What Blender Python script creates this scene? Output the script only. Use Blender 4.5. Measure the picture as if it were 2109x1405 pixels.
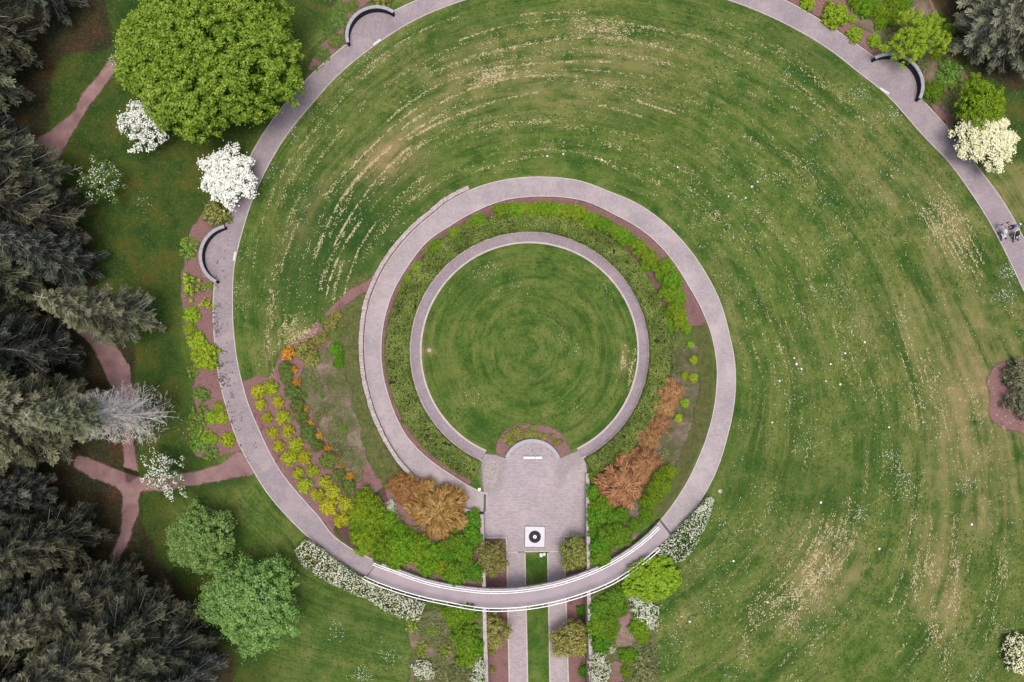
import bpy, math, random
import numpy as np
from mathutils import Vector, Matrix
R = math.radians
rng = np.random.default_rng(7)
random.seed(7)
SC = bpy.context.scene
COL = SC.collection
for o in list(bpy.data.objects): bpy.data.objects.remove(o)

# ------------------------------------------------------------------ camera, sky, sun, exposure
CAMH, TILT, FPX = 80.0, R(5.0), 1600.0
cam = bpy.data.cameras.new('camera'); cam.sensor_width = 36.0; cam.lens = 36.0*FPX/2109.0
cam.clip_start = 0.5; cam.clip_end = 3000.0
camo = bpy.data.objects.new('camera', cam); COL.objects.link(camo)
camo.location = (0, 0, CAMH); camo.rotation_euler = (TILT, 0, 0)
SC.camera = camo
SUN_EL, SUN_AZ = 80.0, 165.0         # azimuth clockwise from +Y
world = bpy.data.worlds.new('World'); SC.world = world; world.use_nodes = True
wn = world.node_tree.nodes; wn.clear()
sky = wn.new('ShaderNodeTexSky'); sky.sky_type = 'NISHITA'; sky.sun_disc = False
sky.sun_elevation = R(SUN_EL); sky.sun_rotation = R(SUN_AZ)
sky.air_density = 1.0; sky.dust_density = 7.0; sky.ozone_density = 1.0
bg = wn.new('ShaderNodeBackground'); bg.inputs['Strength'].default_value = 0.12
wo = wn.new('ShaderNodeOutputWorld')
world.node_tree.links.new(sky.outputs[0], bg.inputs[0]); world.node_tree.links.new(bg.outputs[0], wo.inputs[0])
sl = bpy.data.lights.new('sun', 'SUN'); sl.energy = 1.4; sl.angle = R(28); sl.color = (1.0, 0.96, 0.9)
so = bpy.data.objects.new('sun', sl); COL.objects.link(so); so.location = (0, 0, 60)
sd = Vector((math.sin(R(SUN_AZ))*math.cos(R(SUN_EL)), math.cos(R(SUN_AZ))*math.cos(R(SUN_EL)), math.sin(R(SUN_EL))))
so.rotation_euler = sd.to_track_quat('Z', 'Y').to_euler()
SC.view_settings.view_transform = 'Standard'; SC.view_settings.look = 'None'
SC.view_settings.gamma = 1.0; SC.view_settings.exposure = 0.42; SC.view_settings.use_curve_mapping = False

# ------------------------------------------------------------------ pixel -> world
CX, CY = 1054.5, 702.5
COST, SINT = math.cos(TILT), math.sin(TILT)
def P(px, py, z=0.0):
    """point at height z seen at photo pixel (px,py); arrays welcome -> (...,3)"""
    px = np.asarray(px, float); py = np.asarray(py, float); z = np.asarray(z, float)
    dx = (px-CX)/FPX; dy = -(py-CY)/FPX
    wy = dy*COST + SINT; wz = dy*SINT - COST
    t = (z-CAMH)/wz
    return np.stack([dx*t, wy*t, z+0*t], -1)
def A(l): return np.array(l, float)
C0 = P(1090, 722, 0.0)[:2]

# ------------------------------------------------------------------ spiral path traced from the photograph
in1 = A([(998,1015),(985,1010),(951.5,992),(930,978),(904.6,961),(870,934),(835,894),(801.5,817.5),(786.5,750.5),(787,690),(810,601.6),(837,554),(879,499),(929,464.6),(979,436),(1041,412),(1085,406),(1130,405),(1200,413),(1264.5,442),(1329,479.5),(1379,529),(1416,586.6),(1444,636),(1465,690),(1476,751),(1474.5,808),(1457,893.5),(1437.5,945),(1400.5,1016),(1366,1064),
 (1315,1114),(1250,1156),(1197.6,1179),(1132,1199),(1080,1208),(1000,1211),(953,1206),(870,1189),(819,1170),(784,1158),
 (734,1136),(684,1102),(660,1066),(617,1018.6),(583.5,978.5),(560.6,941),(534,884),(510,827.5),(500,791),(488.7,740.5),(482,683.6),(480,610),(482,553.6),(502,470),(527,394.8),(557,334.6),(587,284),(641,217.5),(691,160.6),(768,97),(851.6,43.5),(930,10),(1010,-13),(1120,-32),(1230,-40),(1360,-30),(1497,0),(1580,32),(1650,67),(1708.7,103),(1767,150),(1826,195),(1873,249),(1908,289),(1950.7,330),(1987,380),(2022,432),(2059,498),(2087,556),(2109,604),(2165,730),(2220,860),(2250,1000),(2260,1180),(2240,1330),(2220,1420)])
out1 = A([(998,1054),(951.5,1042),(904.6,1015),(868,988),(834,955),(790,884),(765,817),(751,734),(751,690),(762,619),(783.5,567),(830,499),(894,440),(909,425),(979,387),(1019,375),(1074,366),(1130,365),(1192,372),(1254.5,395),(1317,422),(1369,459.6),(1416,509),(1454,564),(1484,624),(1502,690),(1514,751),(1513,822),(1497,902),(1471.6,979),(1437.5,1039),(1393,1090),
 (1323,1157),(1261,1199),(1216,1218),(1167,1234),(1104,1248),(1000,1254),(918,1240),(851,1225),(801,1209),(764,1195),
 (717,1169),(684,1142),(630,1102),(593.5,1066),(550.5,1016),(517,961),(490,911),(467,841),(450,774),(443.5,717),(438.5,650),(440,600),(447,540),(467,458),(483.6,401.5),(513.7,324.5),(554,257.6),(614,182),(641,154),(711,93.7),(815,20),(861,0),(960,-40),(1080,-70),(1230,-82),(1400,-70),(1530,-36),(1615,0),(1650,17.6),(1697,47),(1744,77.5),(1800,117.5),(1896.6,204),(1943.6,253.7),(1979,298),(2002,330),(2040.6,380),(2068,417),(2089,454),(2109,495),(2172,610),(2225,740),(2277,860),(2307,1010),(2317,1190),(2297,1350),(2275,1440)])
def pxpolar(p):
    d = p - A((1090, 722)); a = np.degrees(np.unwrap(np.arctan2(-d[:,0], d[:,1])))
    return a, np.hypot(d[:,0], d[:,1])
PHI = np.arange(16.0, 700.0, 1.0)
def zpath(phi): return np.interp(phi, [16, 40, 322, 400, 520, 640, 760], [0.0, 0.15, 3.0, 3.0, 3.5, 4.2, 4.5])
def edge_world(p):
    a, r = pxpolar(p)
    a = np.maximum.accumulate(a + np.arange(len(a))*1e-5)
    rr = np.interp(PHI, a, r)
    k = np.array([1,2,3,2,1.])/9; rs = np.convolve(np.pad(rr, 2, 'edge'), k, 'valid')
    rr[4:-4] = rs[4:-4]
    t = np.radians(PHI)
    return P(1090 - rr*np.sin(t), 722 + rr*np.cos(t), zpath(PHI))
EIN, EOUT = edge_world(in1), edge_world(out1)
def wpol(xy):
    d = xy - C0
    return np.degrees(np.arctan2(-d[...,0], -d[...,1])) % 360.0, np.hypot(d[...,0], d[...,1])
def unw(E):
    d = E[:,:2]-C0; return np.degrees(np.unwrap(np.arctan2(-d[:,0], -d[:,1]))), np.hypot(d[:,0], d[:,1])
AIN, RIN = unw(EIN); AOUT, ROUT = unw(EOUT)
def rin(phi): return np.interp(phi, AIN, RIN)
def rout(phi): return np.interp(phi, AOUT, ROUT)

# ------------------------------------------------------------------ corridor (sunken walk) side walls, by their tops
LW = P([995, 995, 992, 996, 1002, 1006], [930, 1052, 1062, 1197, 1405, 1600], [0.0, 0.3, 0.9, 2.9, 2.9, 2.9])
RW = P([1208, 1210, 1211, 1213, 1217, 1221], [950, 985, 1100, 1228, 1405, 1600], [0.05, 0.3, 2.0, 3.0, 3.0, 3.0])
def corridor(x, y):
    ys = -y
    xl = np.interp(ys, -LW[:,1], LW[:,0]); xr = np.interp(ys, -RW[:,1], RW[:,0])
    return (x > xl) & (x < xr) & (y < P(1090, 948, 0)[1]) & (y > -50)
HEDGE_R = 14.25
def G(x, y):
    x = np.asarray(x, float); y = np.asarray(y, float)
    xy = np.stack([x, y], -1); phi, r = wpol(xy)
    p1 = np.clip(phi, 17, 347)
    a, b = rin(p1), rout(p1); z1 = zpath(p1)
    wallh = np.interp(p1, [16, 30, 120, 150, 162], [0.45, 0.55, 0.5, 0.35, 0.0])
    p2 = np.clip(phi, 3, 338)+360
    c, d = rin(p2), rout(p2); z2 = zpath(p2)
    c = np.maximum(c, b+1.0)
    s = np.zeros_like(r)
    z = np.where(r < HEDGE_R, 0.0, 0.0)
    t = np.clip((r-HEDGE_R)/np.maximum(a-0.15-HEDGE_R, 0.05), 0, 1); z = np.where(r >= HEDGE_R, t*z1, z)
    t = np.clip((r-b-0.2)/0.3, 0, 1); z = np.where(r > b+0.2, z1+t*wallh, z)
    t = np.clip((r-b-0.5)/np.maximum(c-0.15-b-0.5, 0.3), 0, 1); zz = z1+wallh; z = np.where(r > b+0.5, zz+(z2-zz)*t, z)
    z = np.where((r > a-0.02) & (r < b+0.02), z1-0.06, z)
    z = np.where((r > c-0.02) & (r < d+0.02), z2-0.06, z)
    # drop under the bridge deck
    z = np.where((r > a-0.3) & (r < b+0.3) & (phi > 323) & (phi < 350), z1-0.55, z)
    z = np.where((r > c-0.3) & (r < d+0.3) & (phi < 34), z2-0.55, z)
    z = np.where(corridor(x, y), -0.06, z)
    return z
def gp(px, py, dz=0.0):
    z = np.zeros_like(np.asarray(px, float))
    for _ in range(6):
        p = P(px, py, z+dz); z = 0.5*z+0.5*G(p[...,0], p[...,1]) if _ < 3 else G(p[...,0], p[...,1])
    p = P(px, py, z+dz); return np.stack([p[...,0], p[...,1], z], -1)

# ------------------------------------------------------------------ helpers
def link(o, parent=None):
    COL.objects.link(o)
    if parent is not None: o.parent = parent
    return o
def mesh_obj(name, verts, faces, mat, parent=None, smooth=False):
    me = bpy.data.meshes.new(name); me.from_pydata([tuple(map(float, v)) for v in verts], [], faces); me.update()
    if mat: me.materials.append(mat)
    if smooth: me.polygons.foreach_set('use_smooth', [True]*len(me.polygons))
    return link(bpy.data.objects.new(name, me), parent)
def np_mesh(name, V, F, mats, smooth=False):
    me = bpy.data.meshes.new(name); V = np.asarray(V, np.float32); F = np.asarray(F, np.int32); k = F.shape[1]
    me.vertices.add(len(V)); me.vertices.foreach_set('co', V.ravel())
    me.loops.add(F.size); me.loops.foreach_set('vertex_index', F.ravel())
    me.polygons.add(len(F)); me.polygons.foreach_set('loop_start', np.arange(0, F.size, k, dtype=np.int32))
    try: me.polygons.foreach_set('loop_total', np.full(len(F), k, np.int32))
    except Exception: pass
    if smooth: me.polygons.foreach_set('use_smooth', np.ones(len(F), bool))
    for m in mats: me.materials.append(m)
    me.update(calc_edges=True); me.validate()
    return me
def tag(o, label, cat, group=None, kind=None):
    o['label'] = label; o['category'] = cat
    if group: o['group'] = group
    if kind: o['kind'] = kind
    return o
def struct(o, label=None):
    o['kind'] = 'structure'
    if label: o['label'] = label
    return o
def empty(name, loc):
    o = bpy.data.objects.new(name, None); o.location = tuple(map(float, loc)); o.empty_display_size = 0.3
    return link(o)
def box_geo(cx, cy, z0, sx, sy, sz, rot=0.0):
    c, s = math.cos(rot), math.sin(rot); v = []
    for z in (z0, z0+sz):
        for dx, dy in ((-1,-1),(1,-1),(1,1),(-1,1)):
            X, Y = dx*sx/2, dy*sy/2; v.append((cx+X*c-Y*s, cy+X*s+Y*c, z))
    return v, [(0,3,2,1),(4,5,6,7),(0,1,5,4),(1,2,6,5),(2,3,7,6),(3,0,4,7)]
def merge(geos):
    V, F = [], []
    for v, f in geos:
        o = len(V); V += list(v); F += [tuple(i+o for i in q) for q in f]
    return V, F
def prism(poly, z0, z1):
    n = len(poly); v = [(p[0], p[1], z0) for p in poly]+[(p[0], p[1], z1) for p in poly]
    f = [tuple(range(n-1, -1, -1)), tuple(range(n, 2*n))]+[(i, (i+1) % n, n+(i+1) % n, n+i) for i in range(n)]
    ar = sum(poly[i][0]*poly[(i+1) % n][1]-poly[(i+1) % n][0]*poly[i][1] for i in range(n))
    if ar < 0: f = [tuple(reversed(q)) for q in f]
    return v, f
def strip(Lp, Rp, thick):
    n = len(Lp); V = []
    for a, b in zip(Lp, Rp):
        V += [tuple(a), tuple(b), (b[0], b[1], b[2]-thick), (a[0], a[1], a[2]-thick)]
    F = []
    for i in range(n-1):
        a, b = 4*i, 4*i+4
        F += [(a, a+1, b+1, b), (a+1, a+2, b+2, b+1), (a+2, a+3, b+3, b+2), (a+3, a, b, b+3)]
    F += [(3,2,1,0), (4*n-4, 4*n-3, 4*n-2, 4*n-1)]
    return V, F
def tube(pts, rad, n=6, cap=True):
    pts = [Vector(p) for p in pts]; V, F = [], []
    rads = rad if hasattr(rad, '__len__') else [rad]*len(pts)
    for i, p in enumerate(pts):
        d = (pts[min(i+1, len(pts)-1)]-pts[max(i-1, 0)]).normalized()
        u = d.orthogonal().normalized() if abs(d.z) > .9 else d.cross(Vector((0,0,1))).normalized(); w = d.cross(u)
        for k in range(n):
            t = 2*math.pi*k/n; V.append(tuple(p+(u*math.cos(t)+w*math.sin(t))*rads[i]))
    for i in range(len(pts)-1):
        for k in range(n):
            a, b = i*n+k, i*n+(k+1) % n; F.append((a, b, b+n, a+n))
    if cap: F += [tuple(range(n-1, -1, -1)), tuple(range(len(V)-n, len(V)))]
    return V, F
def cyl(cx, cy, z0, z1, r, n=32): return prism([(cx+r*math.cos(2*math.pi*k/n), cy+r*math.sin(2*math.pi*k/n)) for k in range(n)], z0, z1)

# value noise on world xy
NG = rng.random((64, 64))
def vnoise(x, y, s):
    x = x/s; y = y/s; i = np.floor(x).astype(int); j = np.floor(y).astype(int); u = x-i; v = y-j
    u = u*u*(3-2*u); v = v*v*(3-2*v); g = lambda a, b: NG[a % 64, b % 64]
    return (g(i,j)*(1-u)+g(i+1,j)*u)*(1-v)+(g(i,j+1)*(1-u)+g(i+1,j+1)*u)*v
def fbm(x, y, s): return (vnoise(x, y, s)*.55+vnoise(x+31, y+17, s/2.1)*.3+vnoise(x+5, y+77, s/4.3)*.15)

# ------------------------------------------------------------------ materials
class NT:
    def __init__(s, name, rough=0.8):
        s.m = bpy.data.materials.new(name); s.m.use_nodes = True; s.t = s.m.node_tree; s.n = s.t.nodes
        s.b = s.n['Principled BSDF']; s.b.inputs['Roughness'].default_value = rough
        s.b.inputs['Specular IOR Level'].default_value = 0.25
    def new(s, typ, **kw):
        n = s.n.new(typ)
        for k, v in kw.items(): setattr(n, k, v)
        return n
    def L(s, a, b): s.t.links.new(a, b)
    def noise(s, scale, detail=4, vec=None, rough=.6, dist=0.0):
        n = s.new('ShaderNodeTexNoise'); n.inputs['Scale'].default_value = scale; n.inputs['Detail'].default_value = detail
        n.inputs['Roughness'].default_value = rough; n.inputs['Distortion'].default_value = dist
        if vec is not None: s.L(vec, n.inputs['Vector'])
        return n.outputs['Fac']
    def pos(s): return s.new('ShaderNodeNewGeometry').outputs['Position']
    def attr(s, name, out='Fac'): n = s.new('ShaderNodeAttribute'); n.attribute_name = name; return n.outputs[out]
    def ramp(s, fac, stops):
        r = s.new('ShaderNodeValToRGB'); e = r.color_ramp.elements
        while len(e) < len(stops): e.new(0.5)
        for q, (p, c) in zip(e, stops): q.position = p; q.color = (*c, 1) if len(c) == 3 else c
        s.L(fac, r.inputs[0]); return r.outputs[0]
    def mix(s, fac, a, b, typ='MIX'):
        n = s.new('ShaderNodeMix', data_type='RGBA', blend_type=typ)
        for i, v in ((0, fac), (6, a), (7, b)):
            if isinstance(v, (int, float)): n.inputs[i].default_value = v
            elif isinstance(v, tuple): n.inputs[i].default_value = (*v, 1)
            else: s.L(v, n.inputs[i])
        return n.outputs[2]
    def math(s, op, a, b=None, clamp=False):
        n = s.new('ShaderNodeMath', operation=op); n.use_clamp = clamp
        for i, v in ((0, a), (1, b)):
            if v is None: continue
            if isinstance(v, (int, float)): n.inputs[i].default_value = v
            else: s.L(v, n.inputs[i])
        return n.outputs[0]
    def rangem(s, v, a, b, c=0.0, d=1.0):
        n = s.new('ShaderNodeMapRange'); s.L(v, n.inputs[0])
        for i, q in enumerate((a, b, c, d)): n.inputs[i+1].default_value = q
        return n.outputs[0]
    def color(s, c): s.L(c, s.b.inputs['Base Color']); return s
    def fade(s):
        # ragged, thinning rim of a loose ground sheet
        a = s.math('ADD', s.attr('fade'), s.math('MULTIPLY', s.math('SUBTRACT', s.noise(2.2, 6, s.pos(), .75), .5), .9))
        s.L(s.rangem(a, .30, .62), s.b.inputs['Alpha']); return s
    def bump(s, h, strength=.3, dist=.05):
        n = s.new('ShaderNodeBump'); n.inputs['Strength'].default_value = strength; n.inputs['Distance'].default_value = dist
        s.L(h, n.inputs['Height']); s.L(n.outputs[0], s.b.inputs['Normal']); return s

def mat_lawn():
    t = NT('grass_lawn', .9)
    stv = t.attr('stv', 'Vector'); pos = t.pos()
    mp = t.new('ShaderNodeMapping'); mp.inputs['Scale'].default_value = (1.0, .15, 1.0); t.L(stv, mp.inputs['Vector'])
    streak = t.noise(.75, 7, mp.outputs[0], .66, .3)
    mp2 = t.new('ShaderNodeMapping'); mp2.inputs['Scale'].default_value = (1.0, .04, 1.0); t.L(stv, mp2.inputs['Vector'])
    streak2 = t.noise(2.4, 6, mp2.outputs[0], .66, .1)
    big = t.noise(.11, 5, pos, .6); mid = t.noise(.42, 7, pos, .68, .4); fine = t.noise(5, 5, pos, .8)
    g = t.ramp(mid, [(.32, (.015, .058, .004)), (.43, (.036, .090, .008)), (.54, (.076, .126, .019)), (.68, (.140, .165, .045))])
    g = t.mix(t.rangem(streak, .51, .64, 0, .65), g, (.135, .155, .036))
    g = t.mix(t.rangem(streak, .48, .36, 0, .8), g, (.014, .056, .003))
    g = t.mix(t.math('MULTIPLY', t.rangem(streak2, .53, .63, 0, .7), t.rangem(big, .38, .6, .25, 1.0)), g, (.165, .155, .055))
    g = t.mix(t.rangem(big, .50, .68, 0, .4), g, (.088, .115, .022))
    dry = t.attr('dry'); dd = t.math('MULTIPLY', dry, t.rangem(t.math('ADD', t.math('MULTIPLY', streak, .7), t.math('MULTIPLY', mid, .5)), .46, .72), True)
    g = t.mix(dd, g, (.27, .19, .10))
    lush = t.attr('lush'); g = t.mix(t.math('MULTIPLY', lush, t.rangem(mid, .3, .62, 1.0, .6), True), g, (.014, .052, .005))
    rough = t.attr('rough'); rc = t.ramp(t.noise(2.0, 6, pos, .75), [(.3, (.045, .062, .014)), (.5, (.088, .095, .03)), (.72, (.145, .13, .055))])
    g = t.mix(rough, g, rc)
    moss = t.attr('moss'); mn = t.noise(.33, 7, pos, .7, .5); mc = t.ramp(mn, [(.32, (.010, .034, .004)), (.46, (.024, .056, .006)), (.56, (.046, .066, .008)), (.64, (.072, .070, .009)), (.76, (.085, .055, .018))])
    g = t.mix(moss, g, mc)
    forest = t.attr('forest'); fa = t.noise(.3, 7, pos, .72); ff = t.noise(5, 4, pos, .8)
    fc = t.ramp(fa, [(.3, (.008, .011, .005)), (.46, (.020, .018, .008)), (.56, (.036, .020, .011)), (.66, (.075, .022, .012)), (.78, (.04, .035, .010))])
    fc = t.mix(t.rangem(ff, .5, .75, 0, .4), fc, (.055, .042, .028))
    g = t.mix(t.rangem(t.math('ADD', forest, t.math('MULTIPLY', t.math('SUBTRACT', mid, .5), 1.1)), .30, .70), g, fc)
    g = t.mix(t.rangem(fine, .50, .66, 0, .42), g, (.115, .145, .034)); g = t.mix(t.rangem(fine, .49, .34, 0, .5), g, (.010, .038, .003))
    t.color(g).bump(t.math('ADD', t.math('MULTIPLY', fine, .7), mid), .6, .09)
    return t.m
def mat_mulch():
    t = NT('bark_mulch', .95); pos = t.pos()
    a = t.noise(.8, 5, pos, .6); f = t.noise(12, 4, pos, .8)
    g = t.ramp(f, [(.28, (.065, .028, .03)), (.5, (.19, .10, .10)), (.75, (.36, .235, .23))])
    g = t.mix(t.rangem(a, .45, .7, 0, .6), g, (.20, .125, .11)); g = t.mix(t.rangem(a, .42, .3, 0, .5), g, (.075, .035, .034))
    t.color(g).fade().bump(f, .8, .06); return t.m
def mat_soil():
    t = NT('weedy_soil', .95); pos = t.pos()
    a = t.noise(.55, 6, pos, .7); f = t.noise(9, 4, pos, .8)
    g = t.ramp(a, [(.32, (.06, .075, .024)), (.46, (.095, .10, .040)), (.56, (.16, .12, .09)), (.72, (.27, .20, .175))])
    g = t.mix(t.rangem(f, .5, .72, 0, .5), g, (.09, .11, .035)); g = t.mix(t.rangem(f, .45, .25, 0, .6), g, (.04, .032, .026))
    t.color(g).fade().bump(f, .8, .06); return t.m
def mat_dirt():
    t = NT('trodden_dirt', .95); pos = t.pos()
    a = t.noise(.5, 6, pos, .65); f = t.noise(10, 4, pos, .8)
    g = t.ramp(a, [(.3, (.145, .078, .085)), (.55, (.235, .145, .145)), (.75, (.32, .215, .195))])
    g = t.mix(t.rangem(f, .5, .75, 0, .35), g, (.30, .22, .19)); g = t.mix(t.rangem(f, .45, .25, 0, .35), g, (.08, .045, .04))
    t.color(g).fade().bump(f, .5, .04); return t.m
def mat_brick(name, base, sc=1.0, stain=.8, joint=.55):
    t = NT(name, .85); pos = t.pos()
    uv = t.attr('pav', 'Vector')
    br = t.new('ShaderNodeTexBrick'); br.inputs['Scale'].default_value = 1.0
    br.inputs['Brick Width'].default_value = .24*sc; br.inputs['Row Height'].default_value = .12*sc; br.inputs['Mortar Size'].default_value = .008*sc
    br.inputs['Color1'].default_value = (*[c*1.13 for c in base], 1); br.inputs['Color2'].default_value = (*[c*.86 for c in base], 1)
    br.inputs['Mortar'].default_value = (*[c*joint for c in base], 1); br.inputs['Bias'].default_value = 0.0
    t.L(uv, br.inputs['Vector'])
    a = t.noise(.35, 6, pos, .65); b = t.noise(3.0, 5, pos, .7); f = t.noise(18, 3, pos, .8)
    g = t.mix(t.rangem(a, .5, .72, 0, stain), br.outputs['Color'], tuple(min(1, c*1.32) for c in (base[0]*1.03, base[1], base[2]*.94)))
    g = t.mix(t.rangem(a, .46, .28, 0, stain), g, tuple(c*.68 for c in base))
    g = t.mix(t.rangem(b, .56, .75, 0, .35), g, (base[0]*.6, base[1]*.56, base[2]*.58))
    g = t.mix(t.rangem(f, .4, .7, 0, .25), g, tuple(c*1.25 for c in base))
    t.color(g).bump(br.outputs['Fac'], -.35, .02); return t.m
def mat_plain(name, base, rough=.7, var=.25, scale=3.0, bump=.2, metal=0.0):
    t = NT(name, rough); pos = t.pos(); t.b.inputs['Metallic'].default_value = metal
    a = t.noise(scale, 5, pos, .65); f = t.noise(scale*9, 3, pos, .7)
    g = t.ramp(a, [(.3, tuple(c*(1-var) for c in base)), (.7, tuple(min(1, c*(1+var)) for c in base))])
    g = t.mix(t.rangem(f, .45, .75, 0, .3), g, tuple(min(1, c*(1+var)) for c in base))
    t.color(g).bump(f, bump, .01); return t.m
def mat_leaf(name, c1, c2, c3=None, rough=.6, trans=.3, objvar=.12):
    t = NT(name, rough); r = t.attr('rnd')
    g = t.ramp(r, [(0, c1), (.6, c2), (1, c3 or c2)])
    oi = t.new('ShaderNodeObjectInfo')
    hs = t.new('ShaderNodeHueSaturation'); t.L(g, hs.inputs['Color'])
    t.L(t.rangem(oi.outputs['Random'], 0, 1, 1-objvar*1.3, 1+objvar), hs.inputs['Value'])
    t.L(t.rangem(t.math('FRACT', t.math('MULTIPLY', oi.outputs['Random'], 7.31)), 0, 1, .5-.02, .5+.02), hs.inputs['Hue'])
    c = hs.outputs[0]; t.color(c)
    tr = t.new('ShaderNodeBsdfTranslucent'); t.L(c, tr.inputs['Color'])
    mx = t.new('ShaderNodeMixShader'); mx.inputs[0].default_value = trans
    t.L(t.b.outputs[0], mx.inputs[1]); t.L(tr.outputs[0], mx.inputs[2])
    t.L(mx.outputs[0], t.n['Material Output'].inputs['Surface'])
    return t.m
M = dict(
 lawn=mat_lawn(), mulch=mat_mulch(), soil=mat_soil(), dirt=mat_dirt(),
 path=mat_brick('brick_pavers_path', (.262, .225, .246)), path1=mat_brick('brick_pavers_rising', (.315, .276, .29)), plaza=mat_brick('brick_pavers_plaza', (.325, .282, .30), 1.25, .4, .6),
 ring=mat_brick('brick_pavers_ring', (.25, .21, .236)), deck=mat_plain('bridge_concrete', (.295, .252, .275), .75, .12, .5, .1),
 conc=mat_plain('pale_concrete', (.43, .375, .365), .8, .18, 2.0), granite=mat_plain('grey_granite', (.29, .295, .335), .5, .12, 4),
 dgran=mat_plain('black_granite', (.028, .027, .036), .75, .3, 5), white=mat_plain('white_paint', (.82, .82, .82), .4, .05, 3, .05),
 wstone=mat_plain('white_stone', (.52, .52, .56), .6, .08, 3), stone=mat_plain('rough_stone', (.36, .31, .31), .85, .4, 5, .5),
 steel=mat_plain('dark_steel', (.05, .047, .05), .5, .3, 3), gold=mat_plain('pale_brass', (.62, .57, .42), .4, .1, 6),
 bark=mat_plain('bark', (.085, .066, .052), .9, .35, 4, .6), greybark=mat_plain('grey_bark', (.38, .35, .325), .9, .25, 4, .4),
 deadtwig=mat_plain('dead_twig', (.54, .515, .49), .9, .2, 4, .3),
 straw=mat_leaf('straw', (.32, .25, .13), (.48, .40, .24), (.64, .56, .38), .8, .1, 0),
 tuft=mat_leaf('grass_tuft', (.034, .085, .009), (.07, .12, .018), (.14, .165, .05), .9, .2, 0),
 daisy=mat_leaf('daisy', (.62, .68, .62), (.75, .78, .75), (.85, .86, .84), .8, .1, 0),
 litter=mat_leaf('leaf_litter', (.05, .04, .042), (.09, .075, .075), (.14, .11, .10), .9, .0, 0),
 maple=mat_leaf('maple_leaf', (.075, .15, .008), (.185, .30, .022), (.33, .43, .07)),
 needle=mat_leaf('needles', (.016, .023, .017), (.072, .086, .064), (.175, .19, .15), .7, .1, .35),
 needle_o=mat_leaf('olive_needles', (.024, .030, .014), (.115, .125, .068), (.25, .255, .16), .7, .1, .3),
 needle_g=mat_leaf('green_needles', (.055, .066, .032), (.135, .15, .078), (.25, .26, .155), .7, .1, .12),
 bluegreen=mat_leaf('bluegreen_leaf', (.075, .18, .032), (.205, .39, .09), (.37, .56, .20)),
 dogleaf=mat_leaf('dogwood_leaf', (.045, .10, .012), (.10, .17, .025), (.16, .24, .04)),
 white_fl=mat_leaf('white_bract', (.66, .70, .62), (.86, .87, .84), (.93, .93, .92), .7, .15, 0),
 cream_fl=mat_leaf('cream_bract', (.62, .62, .36), (.78, .77, .52), (.87, .86, .66), .7, .15, 0),
 needle_s=mat_leaf('silver_needles', (.06, .07, .04), (.19, .21, .13), (.36, .38, .27), .7, .1, .2),
 hedge_fl=mat_leaf('hedge_bloom', (.42, .46, .34), (.58, .60, .48), (.74, .75, .66), .7, .15, 0),
 yellow=mat_leaf('yellow_leaf', (.15, .22, .006), (.40, .44, .018), (.64, .63, .06)),
 orange=mat_leaf('orange_bloom', (.42, .17, .012), (.60, .28, .025), (.70, .40, .05)),
 rhodo=mat_leaf('rhododendron_leaf', (.045, .09, .014), (.11, .175, .03), (.19, .26, .06)),
 bright=mat_leaf('bright_leaf', (.06, .145, .003), (.145, .265, .006), (.26, .38, .018)),
 vivid=mat_leaf('vivid_leaf', (.045, .145, .003), (.10, .24, .008), (.18, .33, .022)),
 copper=mat_leaf('copper_leaf', (.19, .095, .028), (.335, .185, .072), (.46, .29, .13)),
 copper2=mat_leaf('tawny_leaf', (.16, .085, .016), (.29, .165, .045), (.41, .255, .09)),
 sage=mat_leaf('sage_leaf', (.075, .10, .028), (.165, .195, .065), (.28, .31, .14)),
 chart=mat_leaf('chartreuse_leaf', (.14, .24, .006), (.27, .40, .016), (.42, .55, .05)),
 olive=mat_leaf('olive_leaf', (.11, .12, .014), (.265, .265, .06), (.42, .41, .14)),
 hedge=mat_leaf('hedge_leaf', (.075, .14, .018), (.18, .275, .052), (.29, .38, .11)),
 core=mat_plain('dark_twigs', (.022, .024, .012), .95, .3, 6),
 fern=mat_leaf('fern_leaf', (.10, .20, .02), (.17, .30, .04), (.25, .38, .08)),
 skin=mat_plain('skin', (.45, .27, .2), .6, .05, 8, .05), blue=mat_plain('blue_cloth', (.13, .19, .48), .9, .12, 9),
 lilac=mat_plain('mauve_cloth', (.42, .33, .42), .9, .12, 9), wcloth=mat_plain('white_cloth', (.72, .70, .72), .9, .08, 9),
 dark=mat_plain('dark_cloth', (.03, .028, .035), .9, .2, 9), hair=mat_plain('dark_hair', (.035, .02, .015), .7, .3, 20),
 gcloth=mat_plain('pale_grey_cloth', (.45, .50, .52), .9, .12, 9), pink=mat_plain('pink_cloth', (.65, .52, .58), .9, .1, 9),
)
M['dgran'].node_tree.nodes['Principled BSDF'].inputs['Specular IOR Level'].default_value = .08
# ------------------------------------------------------------------ terrain: one sheet of grass to the horizon
STEP = 0.2
XF = np.arange(-57, 57.01, STEP); YF = np.arange(-35, 49.01, STEP)
far = np.array([3, 8, 16, 30, 60, 120, 260, 600.])
XS = np.concatenate([XF[0]-far[::-1], XF, XF[-1]+far]); YS = np.concatenate([YF[0]-far[::-1], YF, YF[-1]+far])
YY, XX = np.meshgrid(YS, XS, indexing='ij'); ZZ = G(XX, YY)
nx, ny = len(XS), len(YS)
def inpoly(px, py, poly):
    ins = np.zeros(px.shape, bool); n = len(poly)
    for i in range(n):
        x1, y1 = poly[i][:2]; x2, y2 = poly[(i+1) % n][:2]
        c = ((y1 > py) != (y2 > py)) & (px < (x2-x1)*(py-y1)/(y2-y1+1e-12)+x1); ins ^= c
    return ins
def gpoly(pl): pl = A(pl); return gp(pl[:,0], pl[:,1])
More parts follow.
